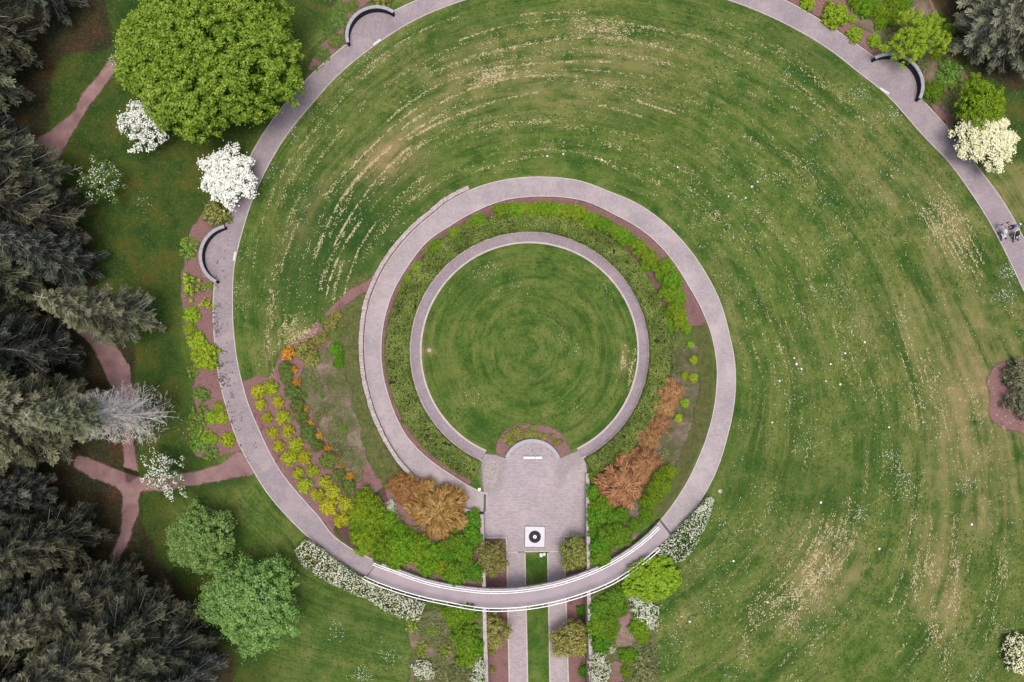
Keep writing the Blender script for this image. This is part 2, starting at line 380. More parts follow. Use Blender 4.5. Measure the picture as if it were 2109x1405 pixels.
def blob(lst):
    f = np.zeros(XX.shape)
    for px, py, rx, ry, ang, amp in lst:
        c = gp(float(px), float(py)); a = R(ang); dx = XX-c[0]; dy = -(YY-c[1])
        u = (dx*math.cos(a)+dy*math.sin(a))/(rx/20); v = (-dx*math.sin(a)+dy*math.cos(a))/(ry/20)
        f = np.maximum(f, amp*np.exp(-(u*u+v*v)))
    return f
wx = XX+(fbm(XX, YY, 2.5)-.5)*1.6; wy = YY+(fbm(XX+50, YY+9, 2.5)-.5)*1.6
def soft(pl, wob=1.0):
    q = gpoly(pl); f = inpoly(XX+(wx-XX)*wob, YY+(wy-YY)*wob, q).astype(float)
    for _ in range(2):
        f[1:-1,1:-1] = (f[1:-1,1:-1]*2+f[:-2,1:-1]+f[2:,1:-1]+f[1:-1,:-2]+f[1:-1,2:])/6
    return f
phi_, r_ = wpol(np.stack([XX, YY], -1))
p1 = np.clip(phi_, 17, 347); p2 = np.clip(phi_, 3, 338)+360
uu = (r_-rout(p1))/np.maximum(rin(p2)-rout(p1), 1.0)
inner = r_ < 13
stv = np.stack([np.where(inner, r_*1.6+200, uu*26), np.radians(phi_)*np.where(inner, 9.0, 26.0), np.zeros_like(r_)], -1)
dry = blob([(790,332,62,40,-20,1.5),(1010,165,70,16,-14,.9),(860,250,160,35,-38,.6),(1240,70,90,18,4,.6),(1100,150,330,90,-3,.5),(640,430,30,120,25,.5),(1960,480,60,90,25,.55),(2000,830,110,210,5,.85),(2060,900,90,140,0,.8),(1700,1170,80,120,25,.6),(1930,1180,60,150,0,.6),(1930,700,170,180,0,.4),(1500,640,22,120,-12,.35),(1850,380,200,120,40,.35),(560,640,16,140,4,.4),(600,690,60,25,-30,.5),(2080,400,40,60,0,.9),(880,722,14,10,0,1.0),(2040,1020,80,90,0,.7),(1420,1250,30,80,10,.3),(1285,745,10,30,8,.8)])
lush = blob([(725,470,130,95,-20,1.4),(650,570,80,90,10,1.2),(560,560,50,120,0,.4),(1650,100,120,40,30,.6),(920,90,110,40,-25,.55),(560,380,50,60,0,.5),(1700,1010,120,60,0,.5),(1520,950,40,100,0,.5),(700,1300,130,90,0,.5),(1105,1330,30,160,0,.8),(1105,1165,30,40,0,.3),(960,560,70,50,-40,.35),(2080,580,40,60,0,.6),(470,1080,70,80,0,.4),(340,380,90,90,0,.5)])
rough = np.maximum.reduce([soft([(1440,640),(1466,700),(1476,760),(1474,810),(1457,893),(1437,945),(1400,1016),(1366,1064),(1320,1060),(1370,1005),(1400,940),(1425,860),(1440,780),(1432,700),(1420,650)]),
                           soft([(700,600),(752,560),(762,600),(742,700),(750,800),(778,884),(811,934),(868,991),(830,1000),(790,1010),(760,960),(745,880),(712,800),(692,720),(690,640)])])
moss = np.clip(np.maximum(soft([(-400,-400),(700,-300),(690,0),(640,100),(620,180),(540,260),(480,420),(420,470),(380,520),(372,700),(395,800),(400,900),(450,960),(520,960),(500,1000),(430,1010),(330,1040),(430,1180),(560,1330),(560,1800),(-400,1800)]), soft([(1640,-200),(1700,60),(1800,115),(1890,130),(1900,210),(2000,320),(2200,330),(2200,-200)])), 0, 1)
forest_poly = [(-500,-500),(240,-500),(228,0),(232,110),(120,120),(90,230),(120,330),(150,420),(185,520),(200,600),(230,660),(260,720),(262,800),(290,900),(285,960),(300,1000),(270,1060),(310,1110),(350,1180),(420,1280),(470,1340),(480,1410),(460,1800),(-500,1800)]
def wide(f, n):
    for _ in range(n): f[1:-1,1:-1] = (f[1:-1,1:-1]*2+f[:-2,1:-1]+f[2:,1:-1]+f[1:-1,:-2]+f[1:-1,2:])/6
    return f
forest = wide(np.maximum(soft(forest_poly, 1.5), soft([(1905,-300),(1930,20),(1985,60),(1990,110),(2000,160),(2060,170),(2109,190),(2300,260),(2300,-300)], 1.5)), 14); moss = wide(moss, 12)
F = (np.arange(ny-1)[:,None]*nx+np.arange(nx-1)[None,:]).ravel(); F = np.stack([F, F+1, F+nx+1, F+nx], -1)
me = np_mesh('lawn', np.stack([XX, YY, ZZ], -1).reshape(-1, 3), F, [M['lawn']], True)
for nm, arr in (('dry', dry), ('lush', lush), ('rough', rough), ('moss', moss), ('forest', forest)):
    me.attributes.new(nm, 'FLOAT', 'POINT').data.foreach_set('value', arr.astype(np.float32).ravel())
me.attributes.new('stv', 'FLOAT_VECTOR', 'POINT').data.foreach_set('vector', stv.astype(np.float32).ravel())
struct(link(bpy.data.objects.new('lawn', me)), 'mown green lawn with circular mowing streaks and dry patches')

BED = np.zeros(XX.shape, bool)
def patch(name, pl, mat, dz=.03, wob=.5, label=None, cut=None, world_poly=None, blur=5):
    """a sheet on the ground lattice (halved), dz above it, with a 'fade' attribute for its ragged rim"""
    q = world_poly if world_poly is not None else gpoly(pl)
    X0, X1, Y0, Y1 = q[:,0].min()-2, q[:,0].max()+2, q[:,1].min()-2, q[:,1].max()+2
    i0, i1 = np.searchsorted(XS, X0), min(np.searchsorted(XS, X1), nx); j0, j1 = np.searchsorted(YS, Y0), min(np.searchsorted(YS, Y1), ny)
    def up(a):
        a = np.repeat(a, 2, 0)[:-1]; a[1::2] = (a[:-1:2]+a[2::2])/2; a = np.repeat(a, 2, 1)[:,:-1]; a[:,1::2] = (a[:,:-1:2]+a[:,2::2])/2; return a
    sx, sy, sz = (up(A_[j0:j1, i0:i1].copy()) for A_ in (XX, YY, ZZ))
    nxx = sx+(fbm(sx, sy, 1.6)-.5)*2.2*wob+(fbm(sx+9, sy, .5)-.5)*.7*wob; nyy = sy+(fbm(sx+50, sy+9, 1.6)-.5)*2.2*wob+(fbm(sx, sy+9, .5)-.5)*.7*wob
    m = inpoly(nxx, nyy, q).astype(float); BED[j0:j1, i0:i1] |= m[::2,::2] > .5
    if blur == 0: fd = m
    else:
        fd = m
        for _ in range(blur): fd = (np.pad(fd, 1, 'edge')[1:-1,:-2]+np.pad(fd, 1, 'edge')[1:-1,2:]+np.pad(fd, 1, 'edge')[:-2,1:-1]+np.pad(fd, 1, 'edge')[2:,1:-1]+2*fd)/6
    keep = (fd[:-1,:-1]+fd[1:,1:]+fd[1:,:-1]+fd[:-1,1:]) > .04
    if cut is not None: keep &= ~cut((sx[:-1,:-1]+sx[1:,1:])/2, (sy[:-1,:-1]+sy[1:,1:])/2)
    jj, ii = np.nonzero(keep); w = sx.shape[1]; f = jj*w+ii
    Fq = np.stack([f, f+1, f+w+1, f+w], -1); used, inv = np.unique(Fq, return_inverse=True)
    V = np.stack([sx, sy, sz+dz], -1).reshape(-1, 3)[used]
    me_ = np_mesh(name, V, inv.reshape(-1, 4), [mat], True)
    me_.attributes.new('fade', 'FLOAT', 'POINT').data.foreach_set('value', fd.ravel()[used].astype(np.float32))
    return struct(link(bpy.data.objects.new(name, me_)), label)
onpath = lambda x, y: False
# mulch beds
patch('mulch_bed', [(430,420),(470,430),(462,470),(437,590),(438,650),(443,720),(455,790),(467,841),(490,911),(500,930),(440,945),(405,935),(400,870),(398,800),(408,760),(385,700),(378,640),(372,570),(385,520),(395,470),(410,440)], M['mulch'], .03, .35, 'reddish mulch bed between path and forest grass')
patch('mulch_bed', [(497,788),(530,775),(560,770),(578,720),(620,690),(660,660),(672,690),(700,735),(715,820),(735,880),(745,935),(765,960),(790,1010),(800,1030),(760,1070),(730,1080),(760,1130),(740,1136),(684,1102),(660,1066),(617,1018),(583,978),(560,941),(534,884),(510,827)], M['mulch'], .03, .35, 'reddish mulch bed holding the yellow azaleas')
patch('weedy_bed', [(615,790),(630,745),(665,715),(700,735),(715,790),(738,860),(752,920),(745,985),(720,1000),(700,960),(670,900),(640,840)], M['soil'], .05, .4, 'bare weedy slope behind the azaleas', blur=12)
patch('mulch_bed', [(889,440),(870,452),(824,494),(790,535),(760,575),(720,600),(690,625),(665,655),(700,640),(735,612),(755,600),(765,600),(784,567),(830,501),(894,446)], M['mulch'], .06, .15, 'narrow mulch strip outside the stone wall')
patch('mulch_bed', [(690,1090),(760,1030),(800,1000),(835,965),(870,990),(906,1015),(951,1043),(990,1057),(990,1215),(900,1200),(819,1172),(784,1160),(730,1136)], M['mulch'], .03, .2, 'mulch bed of copper maples beside the plaza')
patch('mulch_bed', [(1214,965),(1255,960),(1330,890),(1365,820),(1375,740),(1430,700),(1442,790),(1425,870),(1398,945),(1360,1010),(1330,1060),(1300,1120),(1214,1180)], M['soil'], .03, .3, 'mulch bed of copper maples right of the plaza', blur=16)
ring_bed = np.concatenate([np.stack([C0[0]-(rin(np.arange(60, 318, 2.))-.08)*np.sin(np.radians(np.arange(60, 318, 2.))), C0[1]-(rin(np.arange(60, 318, 2.))-.08)*np.cos(np.radians(np.arange(60, 318, 2.)))], -1)[:102],
   np.stack([C0[0]-13*np.sin(np.radians(np.arange(262, 58, -2.))), C0[1]-13*np.cos(np.radians(np.arange(262, 58, -2.)))], -1)])
patch('mulch_bed', None, M['mulch'], .03, .0, 'ring of mulch between clipped hedge and rising path', world_poly=ring_bed, blur=14)
a_ = np.arange(24, 62, 2.)
patch('mulch_bed', None, M['mulch'], .03, .0, 'mulch strip between hedge end and path start', world_poly=np.concatenate([np.stack([C0[0]-(rin(a_)-.08)*np.sin(np.radians(a_)), C0[1]-(rin(a_)-.08)*np.cos(np.radians(a_))], -1), np.stack([C0[0]-13*np.sin(np.radians(a_[::-1])), C0[1]-13*np.cos(np.radians(a_[::-1]))], -1)]))
patch('mulch_bed', [(700,10),(690,60),(660,100),(632,150),(645,150),(711,92),(712,60),(735,20),(770,0),(800,0),(861,-2),(900,-40),(720,-60)], M['mulch'], .03, .5, 'mulch bed behind the curved wall near the big maple')
patch('mulch_bed', [(1612,-6),(1650,16),(1697,45),(1744,76),(1800,116),(1850,100),(1900,130),(1903,205),(1943,252),(1979,297),(2005,335),(2030,320),(1985,240),(1990,160),(1960,110),(1930,20),(1860,-60),(1640,-80)], M['mulch'], .03, .4, 'mulch bed of mixed shrubs behind the curved wall')
patch('weedy_bed', [(1735,-20),(1760,40),(1800,80),(1850,90),(1900,100),(1910,200),(1990,260),(1985,160),(1955,100),(1920,20),(1870,-40)], M['soil'], .05, .5, 'weedy ground among the shrubs at the wood edge', blur=24)
patch('mulch_bed', [(2035,790),(2050,750),(2085,735),(2150,740),(2200,800),(2180,900),(2100,890),(2060,880),(2040,850)], M['mulch'], .03, .5, 'round patch of pink mulch in the dry lawn', blur=20)
patch('weedy_bed', [(835,1290),(880,1260),(920,1262),(985,1272),(993,1420),(985,1560),(850,1560),(835,1410),(850,1350)], M['soil'], .03, .5, 'weedy planted slope left of the sunken walk', blur=16)
patch('weedy_bed', [(1220,1240),(1300,1200),(1340,1230),(1350,1290),(1345,1400),(1340,1560),(1225,1560)], M['soil'], .03, .5, 'weedy planted slope right of the sunken walk', blur=16)
patch('mulch_bed', [(1268,1272),(1285,1262),(1302,1264),(1306,1295),(1330,1338),(1322,1345),(1296,1340),(1270,1330)], M['dirt'], .07, .4, 'bare pale pink soil among the right bank shrubs', blur=12)
patch('mulch_bed', [(1256,1366),(1280,1358),(1292,1375),(1286,1400),(1255,1400)], M['mulch'], .07, .4, 'small round mulch patch low on the right bank', blur=12)
patch('mulch_bed', [(1000,1108),(1043,1108),(1046,1140),(1049,1405),(1052,1590),(1010,1590),(1004,1400),(1000,1200)], M['mulch'], .05, .05, 'mulch strip left of the sunken walk')
patch('mulch_bed', [(1162,1105),(1206,1103),(1210,1220),(1212,1400),(1214,1590),(1174,1590),(1170,1405),(1163,1200)], M['mulch'], .05, .05, 'mulch strip right of the sunken walk')
cres = [(1020,932),(1026,905),(1040,885),(1065,876),(1100,874),(1130,878),(1155,892),(1168,912),(1176,930),(1160,938),(1154,944),(1140,920),(1115,910),(1095,908),(1070,913),(1050,926),(1038,944)]
patch('mulch_bed', cres, M['mulch'], .03, .1, 'dark mulch crescent behind the semicircular wall')
for pl, lb in (([(238,110),(222,128),(150,230),(75,290),(70,330),(110,335),(130,310),(170,240),(250,130)], 'pinkish dirt trail emerging from under the big maple'),
           ([(150,650),(195,660),(240,715),(270,760),(275,830),(262,860),(290,980),(262,1000),(250,900),(240,830),(215,760),(180,700),(130,660)], 'pinkish dirt trail curving between the dead-branched conifers'),
           ([(160,935),(200,950),(262,975),(300,985),(380,975),(450,960),(495,928),(520,955),(527,978),(470,985),(400,1000),(340,1012),(290,1010),(285,1060),(265,1110),(240,1170),(225,1165),(250,1090),(255,1020),(240,1000),(190,985),(150,960)], 'pinkish dirt trail joining the brick spiral path')):
    patch('dirt_trail', pl, M['dirt'], .045, .2, lb, blur=14)

# ------------------------------------------------------------------ paving
def pav_attr(o, uvs):
    a = o.data.attributes.new('pav', 'FLOAT_VECTOR', 'POINT'); a.data.foreach_set('vector', np.asarray(uvs, np.float32).ravel())
def lerp(a, b, t): return a+(b-a)*t
def path_strip(name, Ein, Eout, mat, thick=.25, dz=.05, label=None, parent=None):
    n = len(Ein); cols = 5; mid = (Ein+Eout)/2; s = np.concatenate([[0], np.cumsum(np.linalg.norm(np.diff(mid[:,:2], axis=0), axis=1))])
    V, U, Fc = [], [], []
    for i in range(n):
        w = np.linalg.norm(Ein[i,:2]-Eout[i,:2])
        for k in range(cols):
            p = lerp(Ein[i], Eout[i], k/(cols-1)); V.append((p[0], p[1], p[2]+dz)); U.append((k/(cols-1)*w, s[i], 0))
        for p, k in ((Eout[i], 1), (Ein[i], 0)):
            V.append((p[0], p[1], p[2]+dz-thick)); U.append((k*w, s[i], 0))
    m = cols+2
    for i in range(n-1):
        for k in range(m):
            a, b = i*m+k, i*m+(k+1) % m; Fc.append((a, b, b+m, a+m))
    Fc += [tuple(range(m-1, -1, -1)), tuple(range((n-1)*m, n*m))]
    o = mesh_obj(name, V, Fc, mat, parent); pav_attr(o, U)
    if parent is None: struct(o, label)
    return o
def kerb(Epts, inward, w, dz, mat, parent, thick=.3):
    d = inward[:,:2]-Epts[:,:2]; d = d/np.linalg.norm(d, axis=1, keepdims=True)
    B = Epts.copy(); B[:,:2] += d*w; a = Epts.copy(); a[:,:2] -= d*.02; a[:,2] += dz; B[:,2] += dz
    v, f = strip(B, a, thick); return mesh_obj('kerb', v, f, mat, parent)
i322, i395 = int(322-16), int(396-16)
sp1 = path_strip('spiral_path', EIN[:i322+1], EOUT[:i322+1], M['path1'], label='pale brick spiral path rising round the hedge from the plaza to the bridge')
sp2 = path_strip('spiral_path', EIN[i395:], EOUT[i395:], M['path'], label='pale brick path sweeping round the outside of the big lawn')
kerb(EIN[:i322+1], EOUT[:i322+1], .07, .062, M['conc'], sp1); kerb(EOUT[:i322+1], EIN[:i322+1], .07, .062, M['conc'], sp1); kerb(EIN[i395:], EOUT[i395:], .07, .062, M['conc'], sp2)
def phi_of(px): return 360+float(wpol(P(*px, 3.7)[:2])[0])
gaps = sorted(sorted((phi_of(e1), phi_of(e2))) for e1, e2 in (((461,463), (443,583)), ((713,88), (812,22)), ((1801,116), (1898,204))))
st_ = PHI[i395]
for lo_, hi_ in gaps+[[PHI[-1]+2, 0]]:
    k0, k1 = int(round(st_-16)), int(min(round(lo_-16), len(PHI)-1))
    kerb(EOUT[k0:k1+1], EIN[k0:k1+1], .07, .062, M['conc'], sp2); st_ = hi_
# ring path
ta = np.radians(np.arange(23.5, 334.6, 1.5))
RI = P(1090.5-222.5*np.sin(ta), 723.5+222.5*np.cos(ta), 0.0); RO = P(1090.5-246.5*np.sin(ta), 723.5+246.5*np.cos(ta), 0.0)
rp = path_strip('ring_path', RI, RO, M['ring'], label='dusky brick ring path around the circular lawn')
kerb(RI, RO, .15, .08, M['conc'], rp); kerb(RO, RI, .13, .16, M['conc'], rp)
# plaza
tt = np.radians(np.linspace(-66, 66, 23))
arc = [(1096.5+58*math.sin(t), 966-58*math.cos(t)) for t in tt]
plz = [(997,1018),(994,985),(992,951),(1000,935),(1023,938),(1040,944)]+arc[1:-1]+[(1155,944),(1160,941.6),(1191.7,929),(1201.7,945),(1207,956),(1210,985),(1212.7,1048),(1213,1104),(1162,1106),(1162,1134),(1129,1135),(1080,1136),(1044,1137),(1042.7,1107),(998,1107)]
q = P(A(plz)[:,0], A(plz)[:,1], 0.0); v, f = prism(q[:,:2], -.25, .045); o = mesh_obj('plaza', v, f, M['plaza']); pav_attr(o, v)
struct(o, 'pale brick plaza at the foot of the circular lawn')
def flat(name, pl, z0, z1, mat, parent=None, pav=False, zz=0.0):
    q = P(A(pl)[:,0], A(pl)[:,1], zz); v, f = prism(q[:,:2], z0, z1); o = mesh_obj(name, v, f, mat, parent)
    if pav: pav_attr(o, v)
    return o
wl = struct(flat('walkway', [(1044,1138.5),(1079.5,1137.5),(1085.5,1405),(1089,1590),(1052,1590),(1048,1405)], -.25, .04, M['plaza'], pav=True), 'brick walk left of the narrow grass strip')
wr = struct(flat('walkway', [(1129.5,1136.5),(1163,1136),(1167,1246),(1172,1405),(1175.5,1590),(1137.5,1590),(1134,1405)], -.25, .04, M['plaza'], pav=True), 'brick walk right of the narrow grass strip')
def bar(a, b, w, z0, z1, mat, parent, name='kerb', zz=0.0):
    p, q2 = P(*a, zz)[:2], P(*b, zz)[:2]; d = (q2-p)/np.linalg.norm(q2-p); n = np.array([-d[1], d[0]])*w/2
    v, f = prism([p+n, p-n, q2-n, q2+n], z0, z1); return mesh_obj(name, v, f, mat, parent)
for a, b, par in (((1044,1139),(1052,1590),wl),((1081,1139),(1090.5,1590),wl),((1128,1139),(1136,1590),wr),((1163,1139),(1175.5,1590),wr)): bar(a, b, .13, -.2, .075, M['conc'], par)
for a, b in (((998,1107.5),(1044,1107.5)),((1043,1109.5),(1044.3,1135)),((1162,1105),(1207,1103)),((1162,1107.5),(1162.6,1134)),((1042,1137.2),(1066,1136.6)),((1079,1135.8),(1131,1134.6)),((1131.5,1135.2),(1162,1135.2))): bar(a, b, .15, -.1, .13, M['conc'], o)
struct(flat('grass_strip', [(1082,1138),(1127,1137),(1133,1405),(1136,1590),(1091,1590),(1086.5,1405)], -.1, .03, M['lawn']), 'narrow straight grass strip between the two brick walks')

t_ = NT('pale_worn_brick', .85); n1 = t_.noise(6, 5, t_.pos(), .75); t_.color(t_.ramp(n1, [(.3, (.30, .262, .26)), (.6, (.40, .352, .34)), (.75, (.46, .41, .39))])); t_.L(t_.math('MULTIPLY', t_.rangem(t_.attr('fade'), .08, .85), t_.rangem(n1, .3, .6, .35, .85)), t_.b.inputs['Alpha']); M['flare'] = t_.m
for pl, lb in (([(993,953),(1001,938),(1036,946),(1036,965),(1030,1000),(1010,1015),(998,1000)], 'left'), ([(1159,943),(1190,931),(1200,946),(1180,955),(1160,975),(1152,1010),(1147,1000),(1150,960)], 'right')):
    patch('worn_paving', None, M['flare'], .112, .2, 'paler worn brick at the '+lb+' ring path end of the plaza', world_poly=P(A(pl)[:,0], A(pl)[:,1], 0.0), blur=45)
def thing(name, loc, label, cat, group=None): return tag(empty(name, loc), label, cat, group)
# trench drain, joints
a, b = P(998.5,1018,0), P(998.5,1054,0)
d = thing('trench_drain', (a[0], (a[1]+b[1])/2, .05), 'dark steel drain where the rising path meets the plaza', 'drain')
ln = a[1]-b[1]
v, f = box_geo(0, 0, 0, .22, ln, .02); mesh_obj('frame', v, f, M['steel'], d)
for k in range(8): v, f = box_geo(0, -ln/2+ln*(k+.5)/8, .02, .17, ln/8*.8, .012); mesh_obj('slat', v, f, M['steel'], d)

# ------------------------------------------------------------------ walls
def wall_poly(center, w, z0, z1, mat, parent, name='wall_body'):
    c = np.asarray(center); t = np.gradient(c[:,:2], axis=0); t /= np.linalg.norm(t, axis=1, keepdims=True); n = np.stack([-t[:,1], t[:,0]], -1)*w/2
    L_ = np.concatenate([c[:,:2]+n, z1[:,None]], 1); R_ = np.concatenate([c[:,:2]-n, z1[:,None]], 1)
    V = []; nn = len(c)
    for i in range(nn): V += [tuple(L_[i]), tuple(R_[i]), (R_[i][0], R_[i][1], z0[i]), (L_[i][0], L_[i][1], z0[i])]
    _, Fc = strip(L_, R_, 1.0); return mesh_obj(name, V, Fc, mat, parent)
def jitter_block(cx, cy, z0, sx, sy, sz, rot, j, r):
    v, f = box_geo(cx, cy, z0, sx, sy, sz, rot); return [(a+r.uniform(-j, j), b+r.uniform(-j, j), c+r.uniform(-j, j)*.7) for a, b, c in v], f
def stone_cap(center, z, w, mat, parent, seglen=.32, h=.14, rs=3):
    r = random.Random(rs); c = np.asarray(center)[:,:2]; s = np.concatenate([[0], np.cumsum(np.linalg.norm(np.diff(c, axis=0), axis=1))])
    p = 0.0; geos = []
    while p < s[-1]-.15:
        L = seglen*r.uniform(.7, 1.5); m = min(p+L/2, s[-1]); x = np.interp(m, s, c[:,0]); y = np.interp(m, s, c[:,1])
        x2 = np.interp(m+.1, s, c[:,0]); y2 = np.interp(m+.1, s, c[:,1]); x1 = np.interp(m-.1, s, c[:,0]); y1 = np.interp(m-.1, s, c[:,1])
        geos.append(jitter_block(x, y, np.interp(m, s, z)-.02, L*.94, w*r.uniform(.88, 1.08), h*r.uniform(.7, 1.3), math.atan2(y2-y1, x2-x1), .025, r)); p += L
    V, Fc = merge(geos); o = mesh_obj('coping_stones', V, Fc, mat, parent); o['kind'] = 'stuff'; return o
# curved stone wall outside the first turn of the path
pa = np.arange(18, 160, 1.5); zz = zpath(pa); rw = rout(pa)+.24
wc = np.stack([C0[0]-rw*np.sin(np.radians(pa)), C0[1]-rw*np.cos(np.radians(pa)), zz], -1)
wh = np.interp(pa, [16, 30, 120, 150, 162], [.5, .6, .55, .4, .12])
sw = thing('stone_wall', (wc[40][0], wc[40][1], wc[40][2]), 'long curved fieldstone retaining wall hugging the rising path', 'wall')
wl_ = wc-np.array([wc[40][0], wc[40][1], wc[40][2]])
wall_poly(wl_, .36, wl_[:,2]-.6, wl_[:,2]+wh, M['stone'], sw); stone_cap(wl_, wl_[:,2]+wh, .42, M['stone'], sw)
# side walls of the sunken walk
def side_wall(W, label, lo, hi, extra):
    ys = np.arange(hi, lo, -1.0); xs = np.interp(-ys, -W[:,1], W[:,0])
    sgn = -1 if extra < 0 else 1
    zt = np.maximum(G(xs+sgn*.8, ys), .1)+.14
    k = np.array([1,2,3,2,1.])/9; zt = np.convolve(np.pad(zt, 2, 'edge'), k, 'valid')
    c = np.stack([xs, ys, zt], -1); o = c[len(c)//2].copy(); o[2] = 0
    t = thing('retaining_wall', o, label, 'wall'); c2 = c-o
    wall_poly(c2, .32, np.full(len(c), -.3), c2[:,2], M['stone'], t)
    cc = c2.copy(); wall_poly(cc, .36, cc[:,2]-.02, cc[:,2]+.08, M['stone'], t, 'coping')
    return t
side_wall(LW, 'straight stone retaining wall left of the sunken walk', -47, P(992,1060,.9)[1], -1)
side_wall(RW, 'straight stone retaining wall right of the sunken walk', -47, P(1209,975,.2)[1], 1)
# return wall between rising path and plaza wall
# semicircular wall of the plaza
arcw = P([p[0] for p in arc], [p[1] for p in arc], .45); o = arcw[11].copy(); o[2] = 0
t = thing('semicircular_wall', o, 'pale grey semicircular seat wall closing the brick plaza', 'wall')
c2 = arcw-o; wall_poly(c2, .30, np.full(23, -.2), np.full(23, .40), M['granite'], t); wall_poly(c2, .36, np.full(23, .39), np.full(23, .47), M['granite'], t, 'coping')
# curved memorial walls on the outer path
def circ3(a, b, c):
    ax, ay = a[:2]; bx, by = b[:2]; cx, cy = c[:2]; d = 2*(ax*(by-cy)+bx*(cy-ay)+cx*(ay-by))
    ux = ((ax*ax+ay*ay)*(by-cy)+(bx*bx+by*by)*(cy-ay)+(cx*cx+cy*cy)*(ay-by))/d; uy = ((ax*ax+ay*ay)*(cx-bx)+(bx*bx+by*by)*(ax-cx)+(cx*cx+cy*cy)*(bx-ax))/d
    return np.array([ux, uy]), math.hypot(ax-ux, ay-uy)
def curved_wall(e1, ap, e2, label, n=11):
    zg = float(G(*P(*ap, 4.0)[:2])); zg = float(zpath(360+wpol(P(*ap, 3.7)[:2])[0]))
    H = .95; a, b, c = (P(*p, zg+H) for p in (e1, ap, e2)); cen, rad = circ3(a, b, c)
    an = [math.atan2(p[1]-cen[1], p[0]-cen[0]) for p in (a, b, c)]
    an = list(np.unwrap(an)); s0, s1 = an[0], an[2]
    t = thing('curved_memorial_wall', (cen[0], cen[1], zg), label, 'wall', 'curved memorial walls beside the outer path')
    for k in range(n):
        t0, t1 = s0+(s1-s0)*(k+.0)/n, s0+(s1-s0)*(k+1.0)/n; g = (s1-s0)/n*.015; m = 4
        th = np.linspace(t0+g, t1-g, m)
        body = [((rad-.06)*math.cos(x), (rad-.06)*math.sin(x)) for x in th]+[((rad-.29)*math.cos(x), (rad-.29)*math.sin(x)) for x in th[::-1]]
        v, f = prism(body, -.3, H-.1); mesh_obj('granite_panel', v, f, M['dgran'], t)
        cap = [(rad*math.cos(x), rad*math.sin(x)) for x in th]+[((rad-.32)*math.cos(x), (rad-.32)*math.sin(x)) for x in th[::-1]]
        v, f = prism(cap, H-.1, H); mesh_obj('coping_stone', v, f, M['granite'], t)
    th = np.linspace(s0, s1, 30); fl = [(cen[0]+(rad-.3)*math.cos(x), cen[1]+(rad-.3)*math.sin(x)) for x in th]
    ex = (np.array(fl[0])+np.array(fl[-1]))/2-np.array(fl[15]); ex = ex/np.linalg.norm(ex)*.12
    fl = fl+[(fl[-1][0]+ex[0], fl[-1][1]+ex[1]), (fl[0][0]+ex[0], fl[0][1]+ex[1])]
    v, f = prism(fl, zg-.3, zg+.05); v = [(q_[0], q_[1], q_[2] if q_[2] < zg else float(zpath(360+wpol(np.array(q_[:2]))[0]))+.046) for q_ in v]; o = mesh_obj('paved_alcove', v, f, M['path']); pav_attr(o, v); struct(o, 'brick paving inside '+label.split(' with')[0])
curved_wall((461,463), (409,522), (443,583), 'curved black granite wall with pale coping beside the left mulch bed')
curved_wall((713,88), (745,18), (812,22), 'curved black granite wall with pale coping near the big maple')
curved_wall((1801,116), (1880,125), (1898,204), 'curved black granite wall with pale coping under the chartreuse tree')
for (a, b), lb in zip((((485,519),(482,537)),((769,93),(784,82)),((1812,182),(1831,194))), ('left mulch bed wall', 'wall near the big maple', 'wall under the chartreuse tree')):
    z = float(zpath(360+wpol(P(*a, 3.7)[:2])[0])); pa_, pb_ = P(*a, z), P(*b, z); m = (pa_+pb_)/2; L = np.linalg.norm(pb_-pa_)
    v, f = box_geo(0, 0, 0, L, .2, .03, math.atan2(pb_[1]-pa_[1], pb_[0]-pa_[0])); o = mesh_obj('stone_marker', v, f, M['wstone']); o.location = (m[0], m[1], z+.05)
    tag(o, 'flat white stone strip set in the path edge facing the '+lb, 'marker')

# ------------------------------------------------------------------ footbridge
BI, BO = EIN[i322:i395+1], EOUT[i322:i395+1]
o = (BI[37]+BO[37])/2
br = thing('footbridge', o, 'curved concrete footbridge with white railings over the sunken walk', 'bridge')
dk = path_strip('deck', BI-o, BO-o, M['deck'], .38, .06, parent=br)
for k in (0, 74):
    e = 1 if k == 0 else -1; p, q2 = BI[k]-o, BO[k]-o; dirv = (BI[min(k+1,74)]-BI[max(k-1,0)])[:2]; dirv /= np.linalg.norm(dirv)
    c = (p+q2)/2; c[:2] += dirv*e*.15; v, f = box_geo(c[0], c[1], c[2]+.055, np.linalg.norm((p-q2)[:2])*.96, .2 if k == 0 else .09, .02, math.atan2((q2-p)[1], (q2-p)[0])); mesh_obj('expansion_joint', v, f, M['steel'], dk)
mid = (BI+BO)/2-o
for off in (.25, .75):
    g = lerp(BI-o, BO-o, off); v, f = strip(g+np.array([0,0,-.31]), g+np.array([.01,0,-.31])+0*g, .1)
    t_ = np.gradient(g[:,:2], axis=0); t_ /= np.linalg.norm(t_, axis=1, keepdims=True); n_ = np.stack([-t_[:,1], t_[:,0]], -1)*.15
    a3 = g.copy(); a3[:,:2] += n_; a3[:,2] -= .3; b3 = g.copy(); b3[:,:2] -= n_; b3[:,2] -= .3
    v, f = strip(a3, b3, .3); mesh_obj('girder', v, f, M['deck'], br)
post_me = None
